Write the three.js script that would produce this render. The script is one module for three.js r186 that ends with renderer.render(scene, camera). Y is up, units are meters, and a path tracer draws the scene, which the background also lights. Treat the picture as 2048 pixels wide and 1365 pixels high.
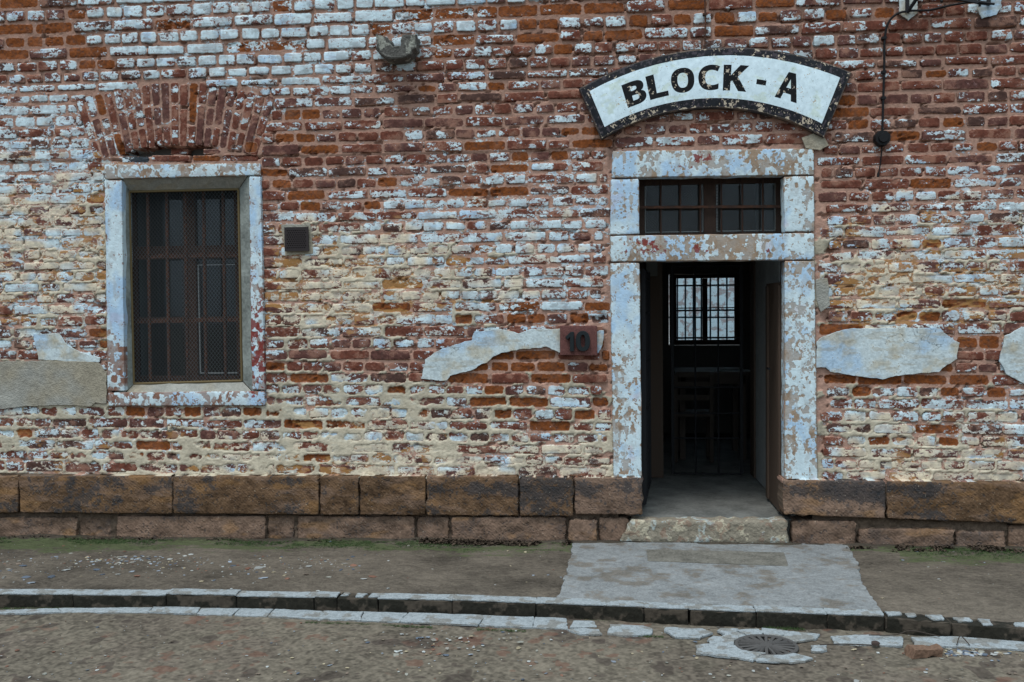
import * as THREE from 'three';
import { mergeGeometries } from 'three/addons/utils/BufferGeometryUtils.js';
import { TextGeometry } from 'three/addons/geometries/TextGeometry.js';
import { FontLoader } from 'three/addons/loaders/FontLoader.js';

// ---------------------------------------------------------------- camera, sky, sun, exposure
const scene = new THREE.Scene();
const PW = 2048, PH = 1365, FOCAL = 2000, DIST = 6.8, EYE = 1.62;
const camera = new THREE.PerspectiveCamera(2 * Math.atan(PH / 2 / FOCAL) * 180 / Math.PI, PW / PH, 0.1, 400);
camera.rotation.order = 'YXZ';
camera.position.set(0, EYE, DIST);
camera.rotation.set(-Math.atan(72 / FOCAL), Math.atan(176 / FOCAL), -0.0105);
camera.updateMatrixWorld(true); camera.updateProjectionMatrix();
scene.add(camera);

const renderer = new THREE.WebGLRenderer({ antialias: true });
renderer.toneMapping = THREE.LinearToneMapping;
renderer.toneMappingExposure = 1.24;
renderer.shadowMap.enabled = true;

{ // overcast sky: luminance rises from the horizon to the zenith, soft cloud mottling
  const w = 256, h = 128, d = new Float32Array(w * h * 4);
  for (let j = 0; j < h; j++) for (let i = 0; i < w; i++) {
    const el = ((j + 0.5) / h - 0.5) * Math.PI, az = (i + 0.5) / w * Math.PI * 2, s = Math.sin(el);
    const c = 1 + 0.06 * Math.sin(az * 3 + s * 5) * Math.cos(s * 7 + az) + 0.04 * Math.sin(az * 7 + 1.3 + s * 11);
    const L = (s > 0 ? (1 + 2 * s) / 3 : 0.30) * 1.5 * (s > 0 ? c : 1);
    const o = (j * w + i) * 4; d[o] = L * 0.775; d[o + 1] = L * 0.945; d[o + 2] = L * 1.085; d[o + 3] = 1;
  }
  const t = new THREE.DataTexture(d, w, h, THREE.RGBAFormat, THREE.FloatType);
  t.mapping = THREE.EquirectangularReflectionMapping; t.magFilter = THREE.LinearFilter; t.minFilter = THREE.LinearFilter; t.wrapS = THREE.RepeatWrapping; t.needsUpdate = true;
  scene.background = t; scene.environment = t;
}
const sun = new THREE.DirectionalLight(new THREE.Color().setRGB(1, 0.975, 0.94), 1.5);
sun.position.set(-2.5, 14, 5.5); sun.target.position.set(0, 1, 0); sun.castShadow = true; sun.shadow.radius = 36;
Object.assign(sun.shadow.camera, { left: -9, right: 9, top: 9, bottom: -9, near: 0.5, far: 40 });
scene.add(sun, sun.target);

// ---------------------------------------------------------------- numbers: random, noise, picking points on planes
function RNG(s) { return () => { s = (s + 0x6d2b79f5) | 0; let t = Math.imul(s ^ (s >>> 15), 1 | s); t = (t + Math.imul(t ^ (t >>> 7), 61 | t)) ^ t; return ((t ^ (t >>> 14)) >>> 0) / 4294967296; }; }
const rnd = RNG(12345), rr = (a, b) => a + (b - a) * rnd();
const NT = new Float32Array(65536); { const r = RNG(99); for (let i = 0; i < 65536; i++) NT[i] = r(); }
function vn(x, y) { // smooth lattice noise, period 256
  const ix = Math.floor(x), iy = Math.floor(y), fx = x - ix, fy = y - iy, u = fx * fx * (3 - 2 * fx), v = fy * fy * (3 - 2 * fy);
  const a = (iy & 255) << 8, b = ((iy + 1) & 255) << 8, c = ix & 255, e = (ix + 1) & 255;
  const p = NT[a | c], q = NT[b | c];
  const t = p + (NT[a | e] - p) * u; return t + (q + (NT[b | e] - q) * u - t) * v;
}
function fbm(x, y, o = 4) { let s = 0, a = 0.5, n = 0; for (let i = 0; i < o; i++) { s += a * vn(x, y); n += a; a *= 0.55; x = x * 2.03 + 17.3; y = y * 2.03 + 9.1; } return s / n; }
const uni = (f, s = 0.085) => 1 / (1 + Math.exp(-(f - 0.5) / s)); // fbm value to a roughly even spread
const clamp = (x, a = 0, b = 1) => x < a ? a : x > b ? b : x, mix = (a, b, t) => a + (b - a) * t;
const sstep = (a, b, x) => { const t = clamp((x - a) / (b - a)); return t * t * (3 - 2 * t); };
const V = (x, y, z) => new THREE.Vector3(x, y, z);
const TW = Math.tan(camera.fov * Math.PI / 360);
const rayOf = (px, py) => V((px / PW * 2 - 1) * TW * PW / PH, (1 - py / PH * 2) * TW, -1).applyQuaternion(camera.quaternion);
function W(px, py, z = 0) { const d = rayOf(px, py), t = (z - DIST) / d.z; return V(d.x * t, EYE + d.y * t, z); } // point of the plane z
function G(px, py, y = 0) { const d = rayOf(px, py), t = (y - EYE) / d.y; return V(d.x * t, y, DIST + d.z * t); } // point of the level y
const P2 = (px, py, z = 0) => { const p = W(px, py, z); return [p.x, p.y]; };
const tmpM = camera.matrixWorldInverse.clone().copy(camera.matrixWorld).invert();
function toPx(x, y, z = 0) { const v = V(x, y, z).applyMatrix4(tmpM); return [(v.x / -v.z / (TW * PW / PH) + 1) / 2 * PW, (1 - v.y / -v.z / TW) / 2 * PH]; }
const ROAD_Y = -0.072;

// ---------------------------------------------------------------- naming
const taken = new Map();
function numbered(n) { const k = taken.get(n) ?? 0; taken.set(n, k + 1); return k ? n + '_' + String(k).padStart(3, '0') : n; }
function thing(name, label, category, group) { const g = new THREE.Group(); g.name = numbered(name); g.userData = { label, category }; if (group) g.userData.group = group; scene.add(g); return g; }
function add(name, geo, mat, parent = scene, data) {
  const m = new THREE.Mesh(geo, mat); m.name = parent === scene ? numbered(name) : name; m.castShadow = m.receiveShadow = true;
  if (data) Object.assign(m.userData, data); parent.add(m); return m;
}
function sub(name, parent, data) { const g = new THREE.Group(); g.name = name; if (data) Object.assign(g.userData, data); parent.add(g); return g; }

// ---------------------------------------------------------------- shapes
// A block whose worn front face spans four corners c = [bottom left, bottom right, top right, top left] (Vector3) and which runs back to depth.
function blockGeo(c, depth, o = {}) {
  const { nx = 3, ny = 1, bevel = 0.008, rough = 0.002, freq = 30, pull = 0.5, jag = 0.0025, seed = 0, back = V(0, 0, -1) } = o;
  const w = (c[0].distanceTo(c[1]) + c[3].distanceTo(c[2])) / 2, h = (c[0].distanceTo(c[3]) + c[1].distanceTo(c[2])) / 2;
  const bu = Math.min(0.3, bevel / w), bv = Math.min(0.35, bevel / h), us = [0], vs = [0];
  for (let i = 0; i <= nx; i++) us.push(bu + (1 - 2 * bu) * i / nx); us.push(1);
  for (let i = 0; i <= ny; i++) vs.push(bv + (1 - 2 * bv) * i / ny); vs.push(1);
  const NX = us.length, NY = vs.length, pos = [], idx = [], nrm = V(0, 0, 0).crossVectors(c[1].clone().sub(c[0]), c[3].clone().sub(c[0])).normalize();
  const a = V(0, 0, 0), b = V(0, 0, 0), ring = [];
  const put = (u, v, edge, corner) => {
    let U = u, Vv = v; if (corner) { U += (0.5 - u) * 2 * bu * pull; Vv += (0.5 - v) * 2 * bv * pull; }
    a.lerpVectors(c[0], c[1], U); b.lerpVectors(c[3], c[2], U); a.lerp(b, Vv);
    const n1 = vn(a.x * 47 + seed, a.y * 47 + a.z * 31) - 0.5, n2 = vn(a.x * 53 - seed, a.y * 53 + 7 + a.z * 29) - 0.5;
    if (edge) { a.x += n1 * 2 * jag; a.y += n2 * 2 * jag; }
    a.addScaledVector(nrm, (fbm(a.x * freq + seed * 3.7, a.y * freq + a.z * freq, 3) - 0.5) * 2 * rough - (edge ? bevel * (corner ? 1.1 : 0.8) : 0));
    return a;
  };
  for (let j = 0; j < NY; j++) for (let i = 0; i < NX; i++) {
    const ex = i === 0 || i === NX - 1, ey = j === 0 || j === NY - 1, p = put(us[i], vs[j], ex || ey, ex && ey);
    pos.push(p.x, p.y, p.z);
  }
  for (let j = 0; j < NY - 1; j++) for (let i = 0; i < NX - 1; i++) { const k = j * NX + i; idx.push(k, k + 1, k + NX + 1, k, k + NX + 1, k + NX); }
  for (let i = 0; i < NX; i++) ring.push(i);
  for (let j = 1; j < NY; j++) ring.push(j * NX + NX - 1);
  for (let i = NX - 2; i >= 0; i--) ring.push((NY - 1) * NX + i);
  for (let j = NY - 2; j > 0; j--) ring.push(j * NX);
  const s = pos.length / 3;
  for (const k of ring) pos.push(pos[k * 3] + back.x * depth, pos[k * 3 + 1] + back.y * depth, pos[k * 3 + 2] + back.z * depth);
  for (let q = 0; q < ring.length; q++) { const r = (q + 1) % ring.length; idx.push(ring[q], s + q, s + r, ring[q], s + r, ring[r]); }
  const g = new THREE.BufferGeometry(); g.setAttribute('position', new THREE.Float32BufferAttribute(pos, 3)); g.setIndex(idx); g.computeVertexNormals();
  return g;
}
function uvXY(g, s = 1, ax = 0, ay = 1, ox = 0, oy = 0) { const p = g.attributes.position, u = new Float32Array(p.count * 2); for (let i = 0; i < p.count; i++) { u[i * 2] = (p.getComponent(i, ax) + ox) / s; u[i * 2 + 1] = (p.getComponent(i, ay) + oy) / s; } g.setAttribute('uv', new THREE.BufferAttribute(u, 2)); return g; }
// metre uv by the way each face points
function uvBox(g, s = 1) {
  g = g.index ? g.toNonIndexed() : g; const p = g.attributes.position, u = new Float32Array(p.count * 2), a = V(), b = V(), c = V();
  for (let i = 0; i < p.count; i += 3) {
    a.fromBufferAttribute(p, i); b.fromBufferAttribute(p, i + 1); c.fromBufferAttribute(p, i + 2);
    const n = b.clone().sub(a).cross(c.clone().sub(a)), x = Math.abs(n.x), y = Math.abs(n.y), z = Math.abs(n.z);
    [a, b, c].forEach((q, k) => { const f = y >= x && y >= z ? [q.x, q.z] : x >= z ? [q.z, q.y] : [q.x, q.y]; u[(i + k) * 2] = f[0] / s; u[(i + k) * 2 + 1] = f[1] / s; });
  }
  g.setAttribute('uv', new THREE.BufferAttribute(u, 2)); return g;
}
function box(x0, x1, y0, y1, z0, z1) { const g = new THREE.BoxGeometry(x1 - x0, y1 - y0, z1 - z0); g.translate((x0 + x1) / 2, (y0 + y1) / 2, (z0 + z1) / 2); return g; }
function bar(a, b, r, n = 6, r2 = r) { const d = b.clone().sub(a), g = new THREE.CylinderGeometry(r2, r, d.length(), n, 1); g.applyQuaternion(new THREE.Quaternion().setFromUnitVectors(V(0, 1, 0), d.normalize())); const m = a.clone().add(b).multiplyScalar(0.5); g.translate(m.x, m.y, m.z); return g; }
function flat(a, b, w, t) { const d = b.clone().sub(a), g = new THREE.BoxGeometry(w, d.length(), t); g.applyQuaternion(new THREE.Quaternion().setFromUnitVectors(V(0, 1, 0), d.normalize())); const m = a.clone().add(b).multiplyScalar(0.5); g.translate(m.x, m.y, m.z); return g; }
const merge = (l) => { const plain = l.map((g) => { g = g.index ? g.toNonIndexed() : g; for (const k of Object.keys(g.attributes)) if (!['position', 'normal', 'uv'].includes(k)) g.deleteAttribute(k); if (!g.attributes.uv) uvXY(g); return g; }); return mergeGeometries(plain); };
function arc3(p, q, r) { // circle through three points [x, y]; returns u -> point from p to r
  const ax = p[0], ay = p[1], bx = q[0], by = q[1], cx = r[0], cy = r[1], d = 2 * (ax * (by - cy) + bx * (cy - ay) + cx * (ay - by));
  const ux = ((ax * ax + ay * ay) * (by - cy) + (bx * bx + by * by) * (cy - ay) + (cx * cx + cy * cy) * (ay - by)) / d;
  const uy = ((ax * ax + ay * ay) * (cx - bx) + (bx * bx + by * by) * (ax - cx) + (cx * cx + cy * cy) * (bx - ax)) / d;
  const R = Math.hypot(ax - ux, ay - uy), t0 = Math.atan2(ay - uy, ax - ux), t1 = Math.atan2(cy - uy, cx - ux);
  return (u) => { const t = t0 + (t1 - t0) * u; return [ux + R * Math.cos(t), uy + R * Math.sin(t)]; };
}
function rag(pts, step, amp, seed) { // outline with broken, uneven edges
  const out = [];
  pts.forEach((p, i) => { const q = pts[(i + 1) % pts.length], L = Math.hypot(q[0] - p[0], q[1] - p[1]), n = Math.max(1, Math.round(L / step));
    for (let k = 0; k < n; k++) { const t = k / n, x = mix(p[0], q[0], t), y = mix(p[1], q[1], t); const e = (fbm(x * 22 + seed, y * 22, 5) - 0.5) * 3 * amp, f = (fbm(x * 22, y * 22 + seed + 40, 5) - 0.5) * 3 * amp; out.push(new THREE.Vector2(x + e, y + f)); } });
  return out;
}
function patchGeo(pts, z0, t, step = 0.02, amp = 0.01, seed = 0, bevel = 0.002, round = false) {
  if (round) { const c = new THREE.CatmullRomCurve3(pts.map((p) => V(p[0], p[1], 0)), true, 'centripetal'); pts = c.getPoints(pts.length * 6).slice(0, -1).map((p) => [p.x, p.y]); }
  const g = new THREE.ExtrudeGeometry(new THREE.Shape(rag(pts, step, amp, seed)), { depth: t - bevel, bevelEnabled: true, bevelThickness: bevel, bevelSize: bevel, bevelSegments: 1, curveSegments: 1 });
  g.translate(0, 0, z0); return g;
}

// ---------------------------------------------------------------- computed textures
function dataTex(w, h, data, srgb, wrap) { const t = new THREE.DataTexture(data, w, h, THREE.RGBAFormat, THREE.UnsignedByteType); t.magFilter = THREE.LinearFilter; t.minFilter = THREE.LinearMipmapLinearFilter; t.generateMipmaps = true; if (srgb) t.colorSpace = THREE.SRGBColorSpace; if (wrap) t.wrapS = t.wrapT = wrap; t.needsUpdate = true; return t; }
const SR = new Uint8Array(4097); for (let i = 0; i <= 4096; i++) { const x = i / 4096; SR[i] = Math.round(255 * (x <= 0.0031308 ? 12.92 * x : 1.055 * Math.pow(x, 1 / 2.4) - 0.055)); }
const enc = (x) => SR[x <= 0 ? 0 : x >= 1 ? 4096 : (x * 4096) | 0];
// fn(u, v, out) with u, v in 0..256 (noise period) fills out = [r, g, b, height]
function surface(w, h, fn, { rough = 0.92, bump = 0.003, metal = 0, spec = 0.35, color } = {}) {
  const c = new Uint8Array(w * h * 4), b = new Uint8Array(w * h * 4), o = [0, 0, 0, 0];
  for (let j = 0; j < h; j++) for (let i = 0; i < w; i++) {
    fn(i / w * 256, j / h * 256, o); const k = (j * w + i) * 4;
    c[k] = enc(o[0]); c[k + 1] = enc(o[1]); c[k + 2] = enc(o[2]); c[k + 3] = 255; b[k] = b[k + 1] = b[k + 2] = clamp(o[3]) * 255; b[k + 3] = 255;
  }
  return new THREE.MeshPhysicalMaterial({ map: dataTex(w, h, c, true, THREE.RepeatWrapping), bumpMap: dataTex(w, h, b, false, THREE.RepeatWrapping), bumpScale: bump, roughness: rough, metalness: metal, specularIntensity: spec });
}
const plain = (r, g, b, rough = 0.9, metal = 0) => { const m = new THREE.MeshPhysicalMaterial({ roughness: rough, metalness: metal, specularIntensity: 0.4 }); m.color.setRGB(r, g, b); return m; };
// periodic fbm: u, v in 0..256, f a power of two cells per 256
function pf(u, v, f, o = 4) { let s = 0, a = 0.5, n = 0, q = f / 256; for (let i = 0; i < o; i++) { s += a * pvn(u * q, v * q, f); n += a; a *= 0.55; q *= 2; f = Math.min(256, f * 2); } return s / n; }
function pvn(x, y, m) { const ix = Math.floor(x), iy = Math.floor(y), fx = x - ix, fy = y - iy, u = fx * fx * (3 - 2 * fx), v = fy * fy * (3 - 2 * fy), k = m - 1; const a = ((iy & k) * 131 + m * 7 & 255) << 8, b = (((iy + 1) & k) * 131 + m * 7 & 255) << 8, c = (ix & k) & 255, e = ((ix + 1) & k) & 255; const p = NT[a | c], q = NT[b | c], t = p + (NT[a | e] - p) * u; return t + (q + (NT[b | e] - q) * u - t) * v; }

// ================================================================ THE FACADE: where everything on it stands (wall plane z = 0, metres)
const FX0 = W(-230, 600).x, FX1 = W(2280, 600).x, FY0 = -0.04, FY1 = W(1024, -190).y;
// how the old limewash, cement and stains are spread over the wall: coarse tables read from the place, 16 x 15 cells, 0..9
const TABLE = {
  brickPaint: ['5789988764345433', '3699988533334322', '4657872222344222', '6623342222233222', '6731112323333222', '8700223444222233', '8600446776222455', '7600566776222566', '7600667665222665', '6500677665222665', '4400433344222323', '3400111211222111', '5422566453222777', '5423566565222666', '4434566766222777'],
  jointPaint: ['1222222110000000', '1122222100000000', '1112221100000000', '3322211110000111', '5522112221000111', '6600123332000122', '7600333443000233', '7600444443000444', '7600566543000665', '6500566543000654', '3300322222000212', '2200000100000000', '4322444211000222', '5444666422000433', '5555677644000655'],
  cream: ['0111100000000000', '0111110000000000', '0111110000000000', '1111111111000000', '2211112222000000', '4400111223000222', '6500222223000442', '7600444322000643', '6600886432000875', '6500887432000865', '3300543222000222', '2200222222000222', '3333344322000222', '4455566536000544', '6666788878000888'],
  ochre: ['0000000000000000', '0000000000000000', '0000000000000000', '0000000000000000', '1100000000000000', '3300000000000000', '5400111000000221', '4400222100000332', '4400675210000664', '3300775200000654', '1100110000000111', '0000000000000000', '1111111000000000', '1111222101000111', '2222344211000222'],
  cement: ['0000000000000000', '0000000000000000', '0000000000000000', '0000000000000000', '0000000000000000', '0000000000000000', '1100000000000000', '1100111000000111', '1100222100000221', '1100221100000211', '1100110000000000', '0000000000000000', '4332555211000111', '4344554321000322', '4445554433000322'],
};
const CH = Object.keys(TABLE), GW = 96, GH = 56, FIELD = {};
for (const k of CH) {
  const a = FIELD[k] = new Float32Array(GW * GH), T = TABLE[k];
  for (let j = 0; j < GH; j++) for (let i = 0; i < GW; i++) {
    const [px, py] = toPx(mix(FX0, FX1, i / (GW - 1)), mix(FY0, FY1, j / (GH - 1))), x = clamp(px / 128 - 0.5, 0, 14.999), y = clamp(py / 64 - 0.5, 0, 13.999), c = x | 0, r = y | 0, fx = x - c, fy = y - r;
    a[j * GW + i] = mix(mix(+T[r][c], +T[r][c + 1], fx), mix(+T[r + 1][c], +T[r + 1][c + 1], fx), fy) / 9;
  }
}
function field(k, X, Y) { const x = clamp((X - FX0) / (FX1 - FX0) * (GW - 1), 0, GW - 1.001), y = clamp((Y - FY0) / (FY1 - FY0) * (GH - 1), 0, GH - 1.001), c = x | 0, r = y | 0, a = FIELD[k], o = r * GW + c; return mix(mix(a[o], a[o + 1], x - c), mix(a[o + GW], a[o + GW + 1], x - c), y - r); }

// courses of the brickwork, y of each course centre where it crosses two upright lines
const COURSE = [8, 36, 62, 89, 113, 139, 161, 181, 204, 228, 252, 274, 299, 322, 344, 366, 390, 412, 434, 456, 479, 503, 525, 547, 571, 592, 617, 639, 665, 687, 711, 733, 756, 780, 802, 826, 850, 872, 895, 917, 938];
for (let i = 1; i <= 7; i++) COURSE.unshift(8 - 26 * i);
const EXTRA = 7, NROW = COURSE.length, bounds = [];
const otherSide = (y) => y + 1250 * (-0.025 + (y - 200) * (0.037 / 737)) - (y < 690 ? 4 : 0);
for (let i = 0; i <= NROW; i++) {
  const y = i === 0 ? COURSE[0] - 13 : i === NROW ? 951 : (COURSE[i - 1] + COURSE[i]) / 2, a = W(650, y), b = W(1900, i === NROW ? 964 : otherSide(y));
  bounds.push((X) => a.y + (b.y - a.y) * (X - a.x) / (b.x - a.x));
}
const stretcherRow = (i) => { const k = i - EXTRA; return k === 1 || k === 3 || (k > 5 && k % 2 === 0) || (k < 0 && k % 2 !== 0); };
const LEDGE = bounds[EXTRA + 13], ledgeZ = (X, Y) => (X < -0.02 && Y > LEDGE(X)) ? 0.008 : 0; // the face steps back below this joint
// bricks whose skin has broken away, leaving the orange body set back
const SPALL = [38, 7, 156, 29, 106, 55, 34, 56, 20, 80, 62, 78, 103, 79, 147, 80, 51, 103, 150, 103, 342, 50, 243, 74, 277, 74, 482, 74, 486, 96, 575, 89, 541, 91, 181, 128, 222, 127, 198, 154, 239, 154, 558, 14, 564, 275, 609, 274, 588, 229, 632, 229, 547, 347, 544, 371, 616, 298, 626, 392, 626, 414, 185, 390, 839, 31, 922, 26, 1010, 24, 1101, 22, 1190, 19, 768, 62, 1062, 48, 1106, 48, 870, 82, 945, 77, 1031, 74, 1113, 70, 1199, 68, 1270, 65, 1281, 41, 1113, 101, 891, 104, 997, 174, 850, 180, 1127, 270, 1164, 270, 1164, 291, 935, 294, 1048, 320, 1130, 315, 781, 366, 922, 388, 997, 388, 993, 342, 737, 410, 1561, 7, 1365, 12, 1445, 38, 1373, 38, 1288, 65, 1452, 62, 1527, 31, 1667, 26, 1753, 24, 1708, 197, 1715, 222, 1732, 245, 1794, 270, 1926, 239, 1961, 286, 1809, 269, 1870, 487, 1958, 610, 1834, 628, 1881, 630, 1680, 660, 1944, 683, 1977, 681, 1643, 764, 1691, 758, 1771, 762, 1867, 758, 1947, 757, 1643, 784, 1716, 782, 1907, 784, 2013, 784, 1645, 808, 1907, 735, 1863, 856, 1767, 878, 1906, 878, 762, 571, 802, 571, 785, 617, 935, 638, 1010, 638, 1048, 638, 1089, 638, 1171, 636, 1202, 619, 1021, 708, 1086, 708, 973, 732, 1007, 732, 1052, 732, 1093, 732, 1182, 733, 1212, 733, 935, 756, 1093, 756, 778, 778, 969, 780, 1206, 778, 939, 802, 1014, 802, 1093, 802, 1185, 802, 1010, 824, 1182, 824, 662, 826, 658, 848, 898, 848, 1089, 848, 1209, 660, 1209, 684, 1212, 710, 193, 562, 202, 655, 202, 694, 544, 735, 582, 757, 258, 828, 375, 828, 496, 826, 534, 824, 56, 917, 287, 915, 616, 917, 55, 872, 582, 848, 298, 891, 660, 826];
const HOLLOW = [198, 609, 335, 917, 1206, 640];
const spots = (l) => { const o = []; for (let i = 0; i < l.length; i += 2) o.push(P2(l[i], l[i + 1])); return o; };
const spallAt = spots(SPALL), hollowAt = spots(HOLLOW);

// openings and their stone surrounds
const arcTop = arc3(P2(150, 203), P2(372, 166), P2(552, 196)), arcBot = arc3(P2(192, 326), P2(356, 291), P2(514, 314));
const archPoly = []; for (let i = 0; i <= 16; i++) archPoly.push(arcTop(i / 16)); archPoly.push(P2(522, 276), P2(520, 330), P2(205, 332), arcBot(0));
const inPoly = (P, x, y) => { let c = false; for (let i = 0, j = P.length - 1; i < P.length; j = i++) if ((P[i][1] > y) !== (P[j][1] > y) && x < (P[j][0] - P[i][0]) * (y - P[i][1]) / (P[j][1] - P[i][1]) + P[i][0]) c = !c; return c; };
const winPoly = [P2(206, 328), P2(519, 325), P2(530, 813), P2(216, 814)], doorPoly = [P2(1222, 299), P2(1630, 296), P2(1635, 970), P2(1226, 970)];
const blocks = [null]; // every brick and stone of the face: corners, kind and temper
function block(kind, pts, o = {}) { const b = Object.assign({ kind, pts, seed: rnd() * 200, z: 0, tone: rnd(), id: blocks.length }, o); blocks.push(b); return b; }
for (let i = 0; i < NROW; i++) {
  const lo = bounds[i + 1], hi = bounds[i], S = stretcherRow(i);
  // free stretches of this course between arch, window and door
  const cuts = []; let open = false, last = FX0;
  for (let X = FX0; X <= FX1; X += 0.006) {
    const y = (lo(X) + hi(X)) / 2, hit = inPoly(archPoly, X, y) || inPoly(winPoly, X, y) || inPoly(doorPoly, X, y);
    if (!hit && !open) { open = true; last = X; } if (hit && open) { open = false; cuts.push([last, X]); }
  }
  if (open) cuts.push([last, FX1]);
  for (let [a, b] of cuts) {
    const atDoorL = Math.abs(b - W(1224, 600).x) < 0.05, atDoorR = Math.abs(a - W(1632, 600).x) < 0.05;
    if (atDoorL) b -= rr(0.0, 0.07); if (atDoorR) a += rr(0, 0.09);
    let x = a + (a > FX0 + 0.01 ? rr(0.002, 0.012) : -rr(0, 0.2)), first = true;
    while (x < b - 0.03) {
      let L = S ? rr(0.25, 0.285) : rr(0.112, 0.142);
      if (S && rnd() < 0.13) L *= 0.5; if (!S && rnd() < 0.06) L *= 1.45; if (first && rnd() < 0.5) L *= rr(0.5, 0.9); first = false;
      if (x + L > b - 0.05) L = b - x - 0.004;
      const j = rr(0.010, 0.024), x1 = x + L, g = rr(0.0065, 0.0115), tilt = rr(-0.004, 0.004);
      const worn = rnd() < 0.3 ? rr(0.002, 0.010) : 0, wornLow = rnd() < 0.2 ? rr(0.002, 0.008) : 0, slope = rr(-0.5, 0.5) * (worn + wornLow), pts = [[x, lo(x) + g + tilt + wornLow], [x1, lo(x1) + g - tilt + wornLow], [x1, hi(x1) - g - tilt * 0.6 - worn + slope], [x, hi(x) - g + tilt * 0.6 - worn - slope]];
      const cx = (x + x1) / 2, cy = (lo(cx) + hi(cx)) / 2, hh = (hi(cx) - lo(cx)) / 2;
      const near = (l) => l.some((q) => q[0] >= x - 0.004 && q[0] <= x1 + 0.004 && Math.abs(q[1] - cy) < hh);
      const spall = near(spallAt), hollow = near(hollowAt);
      const stray = !spall && rnd() < 0.022;
      block('brick', pts, { fresh: spall || stray, z: ledgeZ(cx, cy) + (hollow ? -0.05 : spall ? -rr(0.008, 0.02) : stray ? -0.006 : rr(-0.004, 0.004)), paint: (spall ? -0.55 : stray ? -0.3 : rr(-0.24, 0.24)), row: i - EXTRA });
      x = x1 + j;
    }
  }
}
// relieving arch over the window: radial bricks in two lengths
const archBlocks = [], NA = 21;
for (let k = 0; k < NA; k++) {
  const u0 = (k + 0.09) / NA, u1 = (k + 0.91) / NA, A = arcBot(u0), B = arcBot(u1), C = arcTop(u1), D = arcTop(u0), at = (t) => [[mix(A[0], D[0], t), mix(A[1], D[1], t)], [mix(B[0], C[0], t), mix(B[1], C[1], t)]];
  let cutsV = k % 3 === 0 ? [0, 0.34, 1] : k % 3 === 1 ? [0, 0.66, 1] : [0.0, 0.32, 0.64, 1]; if (k === 11) cutsV = [0, 0.6, 1];
  for (let q = 0; q < cutsV.length - 1; q++) {
    const a = at(cutsV[q] + (q ? 0.022 : rr(-0.02, 0.02))), b = at(cutsV[q + 1] - (q < cutsV.length - 2 ? 0.022 : rr(-0.02, 0.04)));
    const fresh = (k === 2 && q === cutsV.length - 2) || (k === 12 && q === cutsV.length - 2) || (k === 3 && q === 0);
    archBlocks.push(block('brick', [a[0], a[1], b[1], b[0]], { arch: true, fresh, z: fresh ? -0.012 : rr(-0.002, 0.006) + 0.004, paint: fresh ? -0.5 : rr(-0.2, 0.2) }));
  }
}
for (const [x0, y0, x1, y1, fresh, dark] of [[243, 313, 297, 325, 0, 1], [302, 311, 378, 323, 0, 0], [384, 311, 440, 322, 1, 0], [444, 310, 516, 322, 0, 0], [334, 295, 371, 307, 0, 0], [405, 299, 440, 308, 0, 0], [462, 290, 486, 306, 0, 0], [490, 284, 514, 305, 1, 0]])
  archBlocks.push(block('brick', [P2(x0, y1), P2(x1, y1), P2(x1, y0), P2(x0, y0)], { arch: true, fresh: !!fresh, dark: !!dark, z: y0 < 296 && x0 < 400 ? -0.05 : -0.004, paint: fresh ? -0.4 : 0.1 }));
// worked stones: [name, corners bottom left, bottom right, top right, top left], painted share, base
const Q = (...p) => { const o = []; for (let i = 0; i < 8; i += 2) o.push(P2(p[i], p[i + 1], 0.02)); return o; };
const frameStones = {
  window: [
    ['lintel', Q(209, 359, 521, 351, 519, 326, 207, 329), { cov: 0.42, warm: 0.2 }],
    ['jamb', Q(214, 783, 249, 783, 243, 361, 208, 361), { cov: 0.9, warm: 0.9 }],
    ['jamb', Q(503, 781, 530, 781, 521, 353, 497, 353), { cov: 0.85, warm: 0.9 }],
    ['sill', Q(216, 813, 530, 812, 530, 783, 215, 786), { cov: 0.5, warm: 0.9 }]],
  door: [
    ['lintel', Q(1223, 356, 1629, 350, 1628, 297, 1225, 302), { cov: 0.66, warm: 0 }],
    ['jamb', Q(1220, 470, 1279, 468, 1278, 358, 1222, 359), { cov: 0.84, warm: 0 }],
    ['jamb', Q(1569, 464, 1630, 463, 1629, 352, 1568, 353), { cov: 0.74, warm: 0 }],
    ['transom', Q(1221, 524, 1630, 520, 1629, 466, 1220, 472), { cov: 0.58, warm: 0 }],
    ['jamb', Q(1227, 956, 1284, 954, 1280, 526, 1220, 527), { cov: 0.76, warm: 0.1 }],
    ['jamb', Q(1570, 960, 1636, 963, 1630, 522, 1569, 523), { cov: 0.62, warm: 0 }]],
};
for (const w of ['window', 'door']) for (const f of frameStones[w]) { f[3] = block('frame', f[1], f[2]); }
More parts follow.
